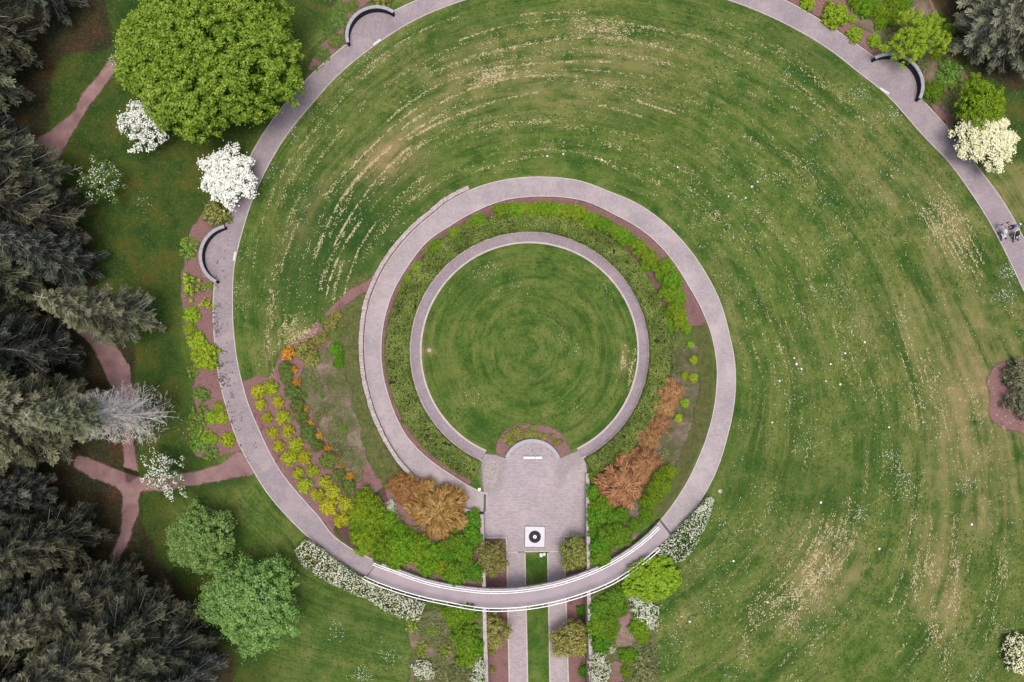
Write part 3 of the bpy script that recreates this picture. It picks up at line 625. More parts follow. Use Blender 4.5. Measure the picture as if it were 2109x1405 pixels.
for E, Oth, sl2 in ((BI, BO, slice(2, 75)), (BO, BI, slice(5, 79))):
    n_ = (Oth-E)[:,:2]; n_ /= np.linalg.norm(n_, axis=1, keepdims=True)
    rail = E-o; rail = rail[sl2]; nn = n_[sl2]; r1 = rail.copy(); r1[:,:2] += nn*.06; r1[:,2] += 1.1
    r2 = rail.copy(); r2[:,:2] += nn*.30; r2[:,2] += .92
    re = empty('railing', (0,0,0)); re.parent = br
    v, f = tube(r1, .048, 6); mesh_obj('top_rail', v, f, M['white'], re); v, f = tube(r2, .040, 6); mesh_obj('handrail', v, f, M['white'], re)
    b1 = rail.copy(); b1[:,:2] += nn*.08; b1[:,2] += .2; v, f = tube(b1, .03, 5); mesh_obj('bottom_rail', v, f, M['white'], re)
    for i in range(0, len(rail), 3):
        p = rail[i]; ang = math.atan2(nn[i][1], nn[i][0])
        if post_me is None:
            v, f = merge([box_geo(0.08, 0, 0, .05, .05, 1.08), box_geo(.2, 0, .88, .22, .03, .03)]); po = mesh_obj('post', v, f, M['white'], re); post_me = po.data
        else: po = link(bpy.data.objects.new('post', post_me), re)
        po.location = (p[0], p[1], p[2]+.04); po.rotation_euler = (0, 0, ang)

# ------------------------------------------------------------------ plaza furniture
m = P(1101.5,1105.5,.1); t = thing('medallion_slab', (m[0], m[1], .04), 'square white stone slab with round black medallion set in the plaza', 'monument')
v, f = box_geo(0, 0, 0, 2.08, 2.12, .07, R(-1)); mesh_obj('border', v, f, M['steel'], t)
v, f = box_geo(0, 0, .02, 1.98, 2.02, .11, R(-1)); mesh_obj('slab', v, f, M['wstone'], t)
md = cyl(0, 0, .1, .16, .62, 48); mdo = mesh_obj('medallion', *md, M['dgran'], t)
for r0, r1 in ((.60, .585),):
    V, Fc = [], []; n = 48
    for k in range(n):
        c, s = math.cos(2*math.pi*k/n), math.sin(2*math.pi*k/n); V += [(r0*c, r0*s, .165), (r1*c, r1*s, .165)]
    Fc = [(2*k, 2*((k+1) % n), 2*((k+1) % n)+1, 2*k+1) for k in range(n)]; mesh_obj('ring', V, Fc, M['granite'], mdo)
mesh_obj('seal', *cyl(0, 0, .15, .18, .19, 24), M['gold'], mdo)
mesh_obj('emblem', *prism([(-.09, -.07), (.09, -.07), (.0, .1)], .17, .187), M['granite'], mdo)
for x0, x1 in ((1078.5,1101),(1103,1116)):
    p, q2 = P(x0, 942.8, .4), P(x1, 942.8, .4); m = (p+q2)/2; L = q2[0]-p[0]
    t = thing('stone_bench', (m[0], m[1], .045), ('longer' if x0 < 1100 else 'shorter')+' white stone slab bench inside the semicircular wall', 'bench')
    mesh_obj('seat', *box_geo(0, 0, .3, L, .2, .08), M['white'], t)
    for s in (-1, 1): mesh_obj('leg', *box_geo(s*L*.35, 0, 0, .12, .14, .3), M['granite'], t)
for px, py, w, lb in ((1114.5,1143.5,.28,'larger'),(1121,1141.5,.22,'smaller')):
    p = P(px, py, .1); t = thing('flood_light', (p[0], p[1], .03), lb+' white box light at the head of the narrow grass strip', 'light')
    mesh_obj('housing', *box_geo(0, 0, 0, w, w*1.2, .16), M['white'], t); mesh_obj('lens', *box_geo(0, 0, .16, w*.8, w, .012), M['wstone'], t)
p = gp(987.5, 1007.0); t = thing('path_light', (p[0], p[1], p[2]), 'small white light box at the hedge end beside the path start', 'light')
mesh_obj('post', *box_geo(0, 0, -.1, .14, .14, .45), M['white'], t); mesh_obj('cap', *box_geo(0, 0, .35, .26, .26, .1), M['white'], t)
p = gp(1483.0, 1012.0); o = mesh_obj('utility_cover', *cyl(0, 0, -.05, .04, .2, 20), M['stone']); o.location = tuple(p); tag(o, 'round pale utility cover in the lawn outside the path bend', 'cover')
p = gp(884.0, 722.0); o = mesh_obj('drain_cover', *cyl(0, 0, -.05, .03, .2, 20), M['stone']); o.location = tuple(p); tag(o, 'round pale cover in the circular lawn near the ring path', 'cover')
# ------------------------------------------------------------------ foliage builders
def nrm(v): return v/np.maximum(np.linalg.norm(v, axis=-1, keepdims=True), 1e-9)
def leaf_mesh(name, Pn, N, T, L, W, rnd, mats, mi=None, extra=None):
    """one diamond-shaped leaf per point, slightly folded"""
    N = nrm(N); T = nrm(T-N*np.sum(T*N, -1, keepdims=True)); B = np.cross(N, T)
    L = np.broadcast_to(np.asarray(L, float), (len(Pn),))[:,None]; W = np.broadcast_to(np.asarray(W, float), (len(Pn),))[:,None]
    V = np.stack([Pn-T*L*.5, Pn+B*W*.5+T*L*.08-N*W*.1, Pn+T*L*.5, Pn-B*W*.5+T*L*.08-N*W*.1], 1).reshape(-1, 3)
    Fq = np.arange(len(V)).reshape(-1, 4)
    me = np_mesh(name, V, Fq, mats)
    me.attributes.new('rnd', 'FLOAT', 'FACE').data.foreach_set('value', np.asarray(rnd, np.float32))
    if mi is not None: me.polygons.foreach_set('material_index', np.asarray(mi, np.int32))
    return me
def rand_dirs(r, n, zmin=-1.0):
    z = r.uniform(zmin, 1, n); a = r.uniform(0, 2*np.pi, n); s = np.sqrt(1-z*z); return np.stack([s*np.cos(a), s*np.sin(a), z], -1)
def crown(name, mats, seed=0, Rr=1.0, H=.8, z0=.1, nc=60, rc=.22, nl=26, L=.16, W=.08, lobes=5, amp=.15, style='round', fill=.25, ff=0.0, fsize=1.0, flat=.5, spike=0.0, below=.25, hole=0.0, elong=(1, 1), fpatch=None, stray=.0):
    r = np.random.default_rng(seed); k = np.arange(nc)
    az = k*2.399963+r.uniform(-.3, .3, nc); rr = np.sqrt((k+.5)/nc)
    ph = r.uniform(0, 6.28, 6); lob = lambda a: 1+amp*(np.sin(lobes*a+ph[0])*.6+np.sin((lobes-2)*a+ph[1])*.45+np.sin((2*lobes+1)*a+ph[2])*.35)+spike*(np.abs(np.sin(4.5*a+ph[3]))**2-.5)
    keep = r.random(nc) >= hole*(.4+.6*rr)
    az, rr = az[keep], rr[keep]; nc = len(az)
    sh = lob(az)
    c = np.stack([np.cos(az)*rr*Rr*sh*.9*elong[0], np.sin(az)*rr*Rr*sh*.9*elong[1], z0+H*np.sqrt(np.clip(1-rr**2, 0, 1))*r.uniform(.82, 1.05, nc)], -1)
    # undersides
    nb = int(nc*below); ab = r.uniform(0, 6.28, nb); rb = r.uniform(.5, 1, nb)
    cb = np.stack([np.cos(ab)*rb*Rr*lob(ab)*.88*elong[0], np.sin(ab)*rb*Rr*lob(ab)*.88*elong[1], z0+H*r.uniform(0, .35, nb)*(1.1-rb)], -1)
    cs = np.concatenate([c, cb]); rcs = rc*r.uniform(.75, 1.3, len(cs)); cr = r.random(len(cs))
    ci = np.repeat(np.arange(len(cs)), nl); n = len(ci)
    d = rand_dirs(r, n, -.25); p = cs[ci]+d*rcs[ci][:,None]*r.uniform(.55, 1.0, n)[:,None]
    if stray:
        sm = r.random(n) < .12; p[sm] += d[sm]*np.array([1,1,.5])*(rcs[ci][sm]*r.uniform(.2, 1, sm.sum())*stray)[:,None]
    p[:,2] = np.maximum(p[:,2], .02)
    N = d*(1-flat)+np.array([0,0,1])*flat+r.normal(0, .28, (n, 3))
    if style == 'rosette': T = d*np.array([1,1,.25])+r.normal(0, .15, (n, 3))
    elif style == 'radial':
        o_ = p*np.array([1,1,0]); T = nrm(o_)+d*.9*np.array([1,1,.2])+r.normal(0, .2, (n, 3))
    else: T = r.normal(0, 1, (n, 3))
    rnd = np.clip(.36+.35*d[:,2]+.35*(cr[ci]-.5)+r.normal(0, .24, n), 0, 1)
    sz = r.uniform(.7, 1.25, n)
    # inner fill so the ground does not show everywhere
    nf = int(n*fill)
    if nf:
        kf = r.integers(0, nc, nf); pf = c[kf]*np.array([1,1,1]); pf[:,2] = z0+(pf[:,2]-z0)*r.uniform(.15, .85, nf); pf[:,:2] *= r.uniform(.8, 1.0, nf)[:,None]; pf += r.normal(0, rc*.6, (nf, 3)); pf[:,2] = np.maximum(pf[:,2], .02)
        p = np.concatenate([p, pf]); N = np.concatenate([N, np.array([0,0,1])+r.normal(0, .4, (nf, 3))]); T = np.concatenate([T, r.normal(0, 1, (nf, 3))])
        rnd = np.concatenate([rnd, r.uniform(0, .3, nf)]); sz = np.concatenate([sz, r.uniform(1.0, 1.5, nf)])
    mi = np.zeros(len(p), int); LL = L*sz; WW = W*sz
    if ff > 0:
        fl = np.zeros(len(p), bool); thr = np.where(d[:,2] > -.05, ff, ff*.2)
        if fpatch is not None:
            pw = np.clip(.5+.9*np.sin(ph[4]+cs[ci][:,0]*3.1/Rr+fpatch)*np.cos(ph[5]+cs[ci][:,1]*2.7/Rr), 0, 1); thr = thr*pw*1.6
        fl[:n] = r.random(n) < thr; mi[fl] = 1
        LL[fl] = fsize*r.uniform(.8, 1.2, fl.sum()); WW[fl] = LL[fl]*.85; N[fl] = np.array([0,0,1])+r.normal(0, .3, (fl.sum(), 3)); p[fl,2] += rc*.25; rnd[fl] = r.random(fl.sum())
    return leaf_mesh(name, p, N, T, LL, WW, rnd, mats, mi)
def branch_mesh(name, mat, H, spread, n=7, rad=.2, seed=0, zsplit=.35):
    r = random.Random(seed); g = []
    top = Vector((r.uniform(-.2,.2), r.uniform(-.2,.2), H*.8))
    g.append(tube([(0,0,-.3), (0,0,H*zsplit*.5), tuple(Vector((top.x*.4, top.y*.4, H*zsplit))), tuple(top)], [rad*1.25, rad, rad*.8, rad*.25], 8))
    for k in range(n):
        a = 6.283*k/n+r.uniform(-.4,.4); z = H*r.uniform(zsplit*.7, .6); e = spread*r.uniform(.6, .9)
        s = Vector((0,0,z)); m_ = Vector((math.cos(a)*e*.5, math.sin(a)*e*.5, z+H*.16)); q = Vector((math.cos(a+.2)*e, math.sin(a+.2)*e, z+H*r.uniform(.12,.25)))
        g.append(tube([s, m_, q], [rad*.5, rad*.3, rad*.08], 5))
        for b in (-1, 1):
            q3 = m_+Vector((math.cos(a+b*.7), math.sin(a+b*.7), .35))*e*.4; g.append(tube([m_, q3], [rad*.22, rad*.05], 4))
    v, f = merge(g); me = bpy.data.meshes.new(name); me.from_pydata(v, [], f); me.materials.append(mat); return me
def inst(name, me, parent=None, loc=(0,0,0), rz=0.0, sc=1.0):
    o = bpy.data.objects.new(name, me); link(o, parent); o.location = tuple(map(float, loc)); o.rotation_euler = (0,0,rz); o.scale = (sc,)*3 if not hasattr(sc, '__len__') else sc; return o
def tree(name, px, py, zc, label, cat, cm, tm, rz=0.0, sc=1.0, group=None):
    """crown centre seen at pixel (px,py) at about zc above its ground"""
    z = 0.0
    for _ in range(5): p = P(px, py, z+zc); z = float(G(p[0], p[1]))
    t = thing(name, (p[0], p[1], z), label, cat, group); t.rotation_euler = (0, 0, rz); t.scale = (sc,)*3 if not hasattr(sc, '__len__') else sc
    inst('trunk', tm, t); inst('crown', cm, t); return t

# ------------------------------------------------------------------ broadleaf trees
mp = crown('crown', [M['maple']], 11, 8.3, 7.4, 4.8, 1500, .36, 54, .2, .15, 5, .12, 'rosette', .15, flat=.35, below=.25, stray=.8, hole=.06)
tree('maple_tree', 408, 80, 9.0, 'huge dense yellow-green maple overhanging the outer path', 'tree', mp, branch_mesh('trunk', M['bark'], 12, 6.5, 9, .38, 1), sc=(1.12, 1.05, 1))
cm = crown('crown', [M['bluegreen']], 12, 3.35, 3.0, 2.2, 300, .30, 50, .17, .09, 6, .14, 'round', .10, flat=.45, hole=.16, stray=1.6)
tm = branch_mesh('trunk', M['bark'], 5.2, 2.6, 7, .14, 2)
tree('broadleaf_tree', 405, 1112, 4.0, 'smaller round blue-green tree on the grass by the forest edge', 'tree', cm, tm, .4, 1.0)
cm2 = crown('crown', [M['bluegreen']], 13, 4.5, 3.8, 2.6, 440, .33, 50, .17, .09, 5, .18, 'round', .10, flat=.45, hole=.2, stray=1.6)
tree('broadleaf_tree', 508, 1248, 5.0, 'larger blue-green tree with pale inner twigs by the forest edge', 'tree', cm2, branch_mesh('trunk', M['greybark'], 7, 4.0, 9, .17, 3), 1.1, (1.0, 1.12, 1))
# dogwoods
def dogwood(seed, Rr, ff, mat, hole=.1, amp=.2, nc=70, nl=40, fs=.26): return crown('crown', [M['dogleaf'], mat], seed, Rr, Rr*.5, 1.9, int(nc*1.7), .33, nl, .2, .1, 6, amp, 'round', .12, ff=ff, fsize=fs*.62, flat=.75, hole=hole, below=.15, spike=.22, stray=1.2)
dt = branch_mesh('trunk', M['greybark'], 3.6, 2.3, 7, .1, 5)
tree('dogwood_tree', 464, 358, 3.2, 'dense snow-white flowering dogwood leaning over the outer path', 'tree', dogwood(21, 2.75, .88, M['white_fl'], .03, .16, 90, 46), dt, .3, (1, 1.12, 1))
tree('dogwood_tree', 294, 250, 3.2, 'white flowering dogwood just below the big maple, greenish underneath', 'tree', dogwood(22, 2.75, .66, M['white_fl'], .2, .26, 80, 34), dt, 1.2)
tree('dogwood_tree', 2043, 282, 3.4, 'cream flowering dogwood with a ragged outline beside the path', 'tree', dogwood(23, 2.85, .93, M['cream_fl'], .03, .2, 100, 46), dt, 2.1, (1.15, 1, 1))
tree('dogwood_tree', 205, 368, 3.0, 'thin green dogwood with a few scattered white blooms', 'tree', dogwood(24, 2.3, .16, M['white_fl'], .45, .35, 60, 22, .2), dt, 2.6)
tree('dogwood_tree', 334, 975, 3.0, 'sparse crooked dogwood with pale blooms at the trail junction', 'tree', dogwood(25, 2.6, .42, M['white_fl'], .55, .35, 60, 26, .22), dt, .8, (.75, 1.05, 1))
tree('dogwood_tree', 240, 118, 3.0, 'small wispy white-flowered dogwood at the left rim of the big maple', 'tree', dogwood(26, 1.3, .4, M['white_fl'], .55, .3, 40, 20, .16), dt, .2, (.8, 1, .9))
p = gp(2110.0, 1348.0, .9); t = thing('flowering_shrub', p, 'pale cream flowering shrub at the dry lawn corner', 'shrub'); inst('crown', crown('crown', [M['dogleaf'], M['cream_fl']], 27, 1.9, 1.5, .15, 110, .28, 40, .18, .09, 5, .14, 'round', .2, ff=.62, fsize=.15, flat=.7), t); inst('stem', branch_mesh('stem', M['bark'], 1.1, 1.0, 5, .06, 6), t)
# walk trees
ot = branch_mesh('trunk', M['bark'], 3.3, 1.4, 6, .09, 8)
oc = [crown('crown', [M['olive']], 30+i, 1.8, 1.5, 1.5, 110, .25, 40, .16, .085, 5, .2, 'round', .12, flat=.5, hole=.14, stray=1.5) for i in range(3)]
for (px, py, lb, k, sc) in ((1010,1152,'olive-leaved small tree in the left planter inside the bridge curve',0,1.0),(1188,1144,'olive-leaved small tree in the right planter inside the bridge curve',1,.98),(1011,1304,'olive-leaved small tree in the left mulch strip outside the bridge',2,1.02),(1183,1322,'tall-crowned olive small tree in the right mulch strip outside the bridge',1,(.95,1.45,1.05))):
    tree('small_tree', px, py, 2.6, lb, 'tree', oc[k], ot, k*1.3+.4, sc)
# upper right trees
ct = branch_mesh('trunk', M['bark'], 4.0, 2.6, 7, .11, 9)
cc1 = crown('crown', [M['chart']], 41, 3.3, 1.6, 2.2, 200, .28, 40, .18, .09, 5, .34, 'round', .12, flat=.6, hole=.14)
tree('vine_maple', 1896, 70, 3.0, 'bright chartreuse spreading tree above the curved black wall', 'tree', cc1, ct, .5, (1.05, .78, .9))
cc2 = crown('crown', [M['bright']], 42, 3.0, 2.0, 2.0, 180, .30, 44, .18, .1, 5, .22, 'round', .15, flat=.55, hole=.1)
tree('broadleaf_tree', 2030, 214, 3.4, 'bright green tree behind the cream dogwood', 'tree', cc2, ct, 1.4, (1.1, .8, 1))
cc3 = crown('crown', [M['chart']], 43, 2.7, 1.1, .5, 260, .22, 44, .15, .09, 5, .06, 'round', .2, flat=.5)
p = gp(1345.0, 1195.0, 1.3); t = thing('round_shrub', p, 'large chartreuse mounded shrub against the bridge railing', 'shrub'); inst('crown', cc3, t, sc=(1.15, .85, 1)); inst('stem', branch_mesh('stem', M['bark'], 1.6, 1.6, 6, .07, 4), t); t.rotation_euler = (0,0,.3)

# ------------------------------------------------------------------ conifers
def conifer(seed, H=21.0, Rm=3.6, dead=0.0, zstart=.12, nm='needle'):
    r = np.random.default_rng(seed); wood = [tube([(0,0,-.4),(0,0,H*.3),(0,0,H*.7),(0,0,H*.99)], [.34,.27,.14,.02], 7)]
    twigs = []; Pn, Nn, Tn, Ln, Wn, Rn = [], [], [], [], [], []
    z = H*zstart
    while z < H*.985:
        f = z/H; n = r.integers(4, 7); base = r.uniform(0, 6.28)
        for k in range(n):
            a = base+6.283*k/n+r.uniform(-.3, .3); Lb = (Rm*(1-f)**.75*r.uniform(.7, 1.12)+.25)
            if f < .3: Lb *= .75+f
            up = .25*f-.12+r.uniform(-.08, .1); dirv = np.array([math.cos(a), math.sin(a), up]); side = np.array([-math.sin(a), math.cos(a), 0])
            s0 = np.array([0,0,z]); tt_ = np.array([0,.5,1.0]); pts = s0+dirv*Lb*tt_[:,None]+np.array([0,0,-1])*(tt_**2*Lb*.16)[:,None]
            isdead = f < dead and r.random() < .93
            (twigs if isdead else wood).append(tube([(q[0], q[1], q[2]+.07) for q in pts], [(.075 if isdead else .05)+.014*Lb, .045 if isdead else .032, .01], 3, False))
            if isdead:
                for j in range(14):
                    t_ = r.uniform(.2, 1); q = s0+dirv*Lb*t_-np.array([0,0,t_*t_*Lb*.16]); e = q+(side*r.choice([-1,1])*.9+dirv*.7+np.array([0,0,r.uniform(-.2,.25)]))*Lb*.3*(1.15-t_)
                    twigs.append(tube([tuple(q), tuple(e)], [.02, .006], 3, False))
                continue
            m = int(14+Lb*24); t_ = np.sqrt(r.uniform(.04, 1, m)); sgn = r.choice([-1., 1.], m); ext = r.uniform(.0, 1, m)*(.16+.30*Lb*(1.12-t_)*.9)
            q = s0+dirv*(Lb*t_)[:,None]-np.array([0,0,1.])*(t_**2*Lb*.16+ext*.22)[:,None]+side*(sgn*ext)[:,None]+dirv*(ext*.45)[:,None]+r.normal(0, .05, (m, 3))
            T = dirv*.75+side*sgn[:,None]*.7+np.array([0,0,-.15])+r.normal(0, .15, (m, 3)); N = np.array([0,0,1.])+r.normal(0, .3, (m, 3))+dirv*.25
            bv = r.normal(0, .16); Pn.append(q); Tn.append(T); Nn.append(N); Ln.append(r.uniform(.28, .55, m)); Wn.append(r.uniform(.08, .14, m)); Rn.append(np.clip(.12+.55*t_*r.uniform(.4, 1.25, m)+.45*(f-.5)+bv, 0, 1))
        z += r.uniform(.42, .66)
    if dead > .5:   # fine bare twigs
        m = 1500; f_ = r.uniform(zstart, dead, m); a = r.uniform(0, 6.28, m); Lb = (Rm*(1-f_)**.75)*np.sqrt(r.uniform(.02, 1, m)); dv = np.stack([np.cos(a), np.sin(a), np.full(m, .05)], -1)
        q = dv*Lb[:,None]; q[:,2] = f_*H-.12*Lb; sd_ = np.stack([-np.sin(a), np.cos(a), np.zeros(m)], -1)*r.choice([-1., 1.], m)[:,None]
        fine_tw = leaf_mesh('fine_twigs', q, np.array([0,0,1.])+r.normal(0, .3, (m, 3)), dv+sd_*.8+r.normal(0, .25, (m, 3)), r.uniform(.35, .8, m), .035, r.random(m), [M['deadtwig']])
    else: fine_tw = None
    P_ = np.concatenate(Pn); fm = leaf_mesh('crown', P_, np.concatenate(Nn), np.concatenate(Tn), np.concatenate(Ln), np.concatenate(Wn), np.concatenate(Rn), [M[nm]])
    def mk(nm2, g, mat):
        v, f = merge(g); me = bpy.data.meshes.new(nm2); me.from_pydata(v, [], f); me.materials.append(mat); return me
    return mk('trunk', wood, M['greybark']), fm, (mk('dead_branches', twigs, M['deadtwig']) if twigs else None), fine_tw
CF = [conifer(50, 21, 3.6), conifer(51, 23, 4.1, nm='needle_o'), conifer(52, 19, 3.4, zstart=.2), conifer(53, 25, 4.4, .14, nm='needle_o')]
CS = [conifer(54, 14, 3.6, nm='needle_s'), conifer(55, 12, 3.4, nm='needle_s', zstart=.2)]
DA, DB = conifer(60, 20.5, 3.4, .60, .12, 'needle_g'), conifer(61, 18.0, 3.6, .24, .10, 'needle_g')
def put_conifer(set_, px, py, label, group=None, sc=1.0, rz=0.0):
    p = gp(float(px), float(py)); t = thing('conifer_tree', p, label, 'tree', group); t.rotation_euler = (0, 0, rz); t.scale = (sc, sc, sc)
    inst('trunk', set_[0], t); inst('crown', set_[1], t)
    if set_[2] is not None: inst('dead_branches', set_[2], t)
    if set_[3] is not None: inst('fine_twigs', set_[3], t)['kind'] = 'stuff'
put_conifer(DA, 318, 853, 'tall conifer with bare silver-grey dead lower branches and a green tip over the trail')
put_conifer(DB, 292, 662, 'olive conifer with grey inner twigs at the forest edge above the trail bend', sc=.95, rz=1)
fr = random.Random(4); gl = 'tall dark grey-green conifer standing in the dense forest beside the trails'
spots = [(140,30),(60,120),(-20,60),(190,-60),(80,-90),(-60,-40),(-120,120),(30,210),(-60,250),(-150,300),(60,330),(130,405),(-10,390),(150,480),(70,470),(-90,440),(170,560),(80,590),(-20,540),(-130,560),(150,740),(70,690),(-30,670),(190,830),(-120,720),(90,800),(10,780),(130,900),(-60,850),(30,910),(120,1010),(40,1010),(-50,980),(190,1080),(110,1110),(20,1120),(-80,1130),(250,1190),(170,1210),(80,1230),(-20,1240),(300,1290),(220,1310),(130,1340),(40,1350),(-60,1340),(370,1370),(290,1400),(200,1420),(110,1450),(10,1460),(380,1460),(300,1500),(210,1530),(-80,1450),(-160,860),(-150,1020),(405,1290),(450,1360),(350,1240)]
for i, (px, py) in enumerate(spots):
    look = ('dark grey-green conifer', 'olive-needled conifer', 'bare-stemmed dark conifer', 'broad olive conifer')[i % 4]
    near = 'beside the upper trail under the maple side' if py < 300 else 'across the trail end from the thin dogwood' if py < 520 else 'behind the olive conifer with grey inner twigs' if py < 770 else 'behind the silver dead-branched conifer' if py < 960 else 'below the trail junction' if py < 1180 else 'behind the two blue-green trees'
    if px < 0: near = near.replace('beside', 'deep in the forest beyond').replace('across', 'deep in the forest across').replace('behind', 'deep in the forest behind').replace('below', 'deep in the forest below')
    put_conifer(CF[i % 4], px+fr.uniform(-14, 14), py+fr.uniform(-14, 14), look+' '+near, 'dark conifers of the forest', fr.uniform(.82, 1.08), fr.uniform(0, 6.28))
for k, (px, py, sc, lb) in enumerate(((1978,98,.85,'silvery conifer touching the chartreuse tree'),(2012,62,.95,'silvery conifer second from the chartreuse tree, deeper in the wood'),(2042,112,.9,'silvery conifer between the bright green tree and the wood'),(2000,20,1.0,'silvery conifer behind the bright shrubs at the wood edge'),(2062,45,1.05,'tallest silvery conifer in the far corner of the wood'),(2085,120,.85,'silvery conifer farthest behind the bright green tree'))):
    put_conifer(CS[k % 2], px, py, lb, 'silvery conifers of the far wood', sc, k*1.3)
for px, py, sc in ((2092,772,.28),(2098,818,.34)):
    p = gp(float(px), float(py)); t = thing('dark_shrub', p, ('upper' if 0 else ('smaller' if sc < .3 else 'larger'))+' dark brown-green bush in the pink mulch patch', 'shrub')
    inst('crown', crown('crown', [M['olive'] if 0 else M['needle_g']], int(px), 1.6 if sc < .3 else 2.2, 1.4, .1, 70, .3, 30, .2, .09, 5, .3, 'rosette', .2, hole=.1), t, sc=1)
    inst('stem', branch_mesh('stem', M['bark'], 1.0, 1.0, 5, .06, 6), t)

# ------------------------------------------------------------------ shrubs
KIND = dict(
 azalea=dict(mats=['yellow'], nc=34, rc=.21, nl=24, L=.24, W=.075, style='rosette', amp=.12, H=.75),
 orange=dict(mats=['rhodo','orange'], nc=26, rc=.25, nl=28, L=.2, W=.1, ff=.5, fsize=.2, amp=.12, H=.75),
 rhodo=dict(mats=['rhodo'], nc=34, rc=.23, nl=26, L=.24, W=.09, style='rosette', amp=.22, H=.6),
 bright=dict(mats=['bright'], nc=60, rc=.19, nl=34, L=.21, W=.05, style='rosette', amp=.2, H=.55, fill=.3),
 vivid=dict(mats=['vivid'], nc=60, rc=.19, nl=34, L=.17, W=.065, style='round', amp=.2, H=.55, fill=.3),
 copper=dict(mats=['copper'], nc=60, rc=.17, nl=30, L=.24, W=.05, style='radial', amp=.16, spike=.28, H=.55, fill=.2),
 tawny=dict(mats=['copper2'], nc=60, rc=.17, nl=30, L=.22, W=.06, style='radial', amp=.16, spike=.16, H=.55, fill=.25),
 sage=dict(mats=['sage'], nc=34, rc=.2, nl=22, L=.17, W=.07, amp=.3, H=.5, hole=.15, fill=.12),
 whitefl=dict(mats=['rhodo','hedge_fl'], nc=36, rc=.22, nl=30, L=.18, W=.08, ff=.4, fsize=.13, amp=.2, H=.65),
 chart=dict(mats=['chart'], nc=50, rc=.19, nl=30, L=.18, W=.08, amp=.18, H=.6),
 fern=dict(mats=['fern'], nc=22, rc=.22, nl=20, L=.3, W=.09, style='radial', amp=.3, spike=.4, H=.5, hole=.2, fill=.08),
 sparse=dict(mats=['chart'], nc=26, rc=.17, nl=16, L=.18, W=.1, amp=.25, H=.7, hole=.3, fill=.05),
 olive=dict(mats=['olive'], nc=26, rc=.24, nl=28, L=.2, W=.1, amp=.14, H=.75),
)
TM = {}
for kn, kw in KIND.items():
    kw = dict(kw); ms = [M[m_] for m_ in kw.pop('mats')]
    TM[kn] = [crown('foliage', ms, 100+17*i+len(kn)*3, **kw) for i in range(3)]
sr = random.Random(11)
def shrubs(kind, name, label, group, pts, cat='shrub', zs=1.0, lab=None):
    for i, q in enumerate(pts):
        px, py, rad = q[:3]; h = rad/20*.45
        p = gp(float(px), float(py), h)
        o = inst(name, TM[kind][sr.randrange(3)], None, (p[0], p[1], p[2]-.03), sr.uniform(0, 6.28), (rad/20*sr.uniform(.97,1.1), rad/20*sr.uniform(.97,1.1), rad/20*zs*sr.uniform(.9,1.15)))
        tag(o, lab(px, py) if lab else label, cat, group if len(pts) > 1 else None)
shrubs('azalea', 'azalea_bush', 'round yellow-green azalea in the double row beside the outer path', 'yellow-green azaleas in rows', [(531,807,13.5),(557,798,15.3),(537,833,11.7),(572,829,11.7),(549,861,11.7),(583,859,14.4),(561,891,11.7),(593,888,13.5),(574,919,11.7),(608,917,15.3),(596,943,15.3),(627,942,14.4),(613,974,11.7),(644,970,13.5),(627,1000,15.3),(669,993,13.5),(653,1020,13.5),(686,1015,15.3),(676,1043,17.1),(711,1039,15.3),(702,1070,16.2)], lab=lambda x, y: 'round yellow-green azalea in the row next to the green rhododendrons' if any(abs(x-a)+abs(y-c) < 3 for a, c in ((557,798),(572,829),(583,859),(593,888),(608,917),(627,942),(644,970),(669,993),(686,1015),(711,1039))) else 'round yellow-green azalea in the row next to the outer path')
shrubs('orange', 'orange_azalea', 'small orange-flowering azalea among the green rhododendrons', 'orange azaleas', [(605,761,9),(612,788,8),(631,845,6),(639,874,8),(657,898,8),(674,923,8),(704,962,7),(720,982,9),(689,943,7)])
shrubs('orange', 'orange_azalea', 'largest orange-flowering azalea at the top corner of the mulch bed', None, [(594,728,14)])
shrubs('rhodo', 'rhododendron', 'mid-green rhododendron in the row behind the yellow azaleas', 'green rhododendrons behind the azaleas', [(588,759,16),(590,778,13),(599,807,15),(612,835,16),(620,859,15),(633,889,16),(653,917,13),(675,949,19),(697,979,15),(717,1004,16),(640,905,10),(622,815,9)])
shrubs('olive', 'olive_shrub', 'dark olive shrub at the top end of the azalea bed', 'olive shrubs at the top of the azalea bed', [(628,722,22),(640,742,16),(661,698,14),(680,668,14),(692,648,12),(650,705,12)], zs=.7)
shrubs('vivid', 'green_shrub', 'small light green shrub on the weedy slope above the azaleas', 'light green shrubs on the weedy slope', [(645,731,11),(690,719,13),(696,749,11),(700,735,9),(665,815,6),(707,885,7)])
shrubs('sage', 'weed_clump', 'low grey-green weed clump on the weedy slope above the azaleas', 'weed clumps on the slope', [(640,775,16),(655,800,15),(665,840,16),(650,860,13),(690,870,14),(700,900,15),(690,930,16),(680,905,13),(672,785,12),(712,930,12),(735,960,9)], zs=.5)
shrubs('bright', 'bright_green_shrub', 'bright green spiky shrub massed inside the left bridge bend', 'bright green shrubs inside the left bridge bend', [(752,1037,28),(738,1062,20),(765,1068,30),(795,1075,20),(752,1112,28),(786,1128,30),(822,1130,32),(858,1135,27),(884,1141,22),(812,1155,20),(880,1166,20),(905,1170,16),(775,1095,18),(819,1096,20),(845,1108,16),(735,1090,16)])
shrubs('vivid', 'vivid_green_shrub', 'deep vivid green shrub between copper maple and left planter', 'vivid green shrubs by the left planter', [(936,1184,22),(940,1123,24),(970,1078,20),(975,1062,14),(972,1108,22),(955,1140,22),(976,1182,18),(915,1128,16),(962,1165,16),(920,1150,16)])
shrubs('tawny', 'laceleaf_maple', 'largest tawny laceleaf maple mound beside the path wall', None, [(898,1058,60)], zs=.55)
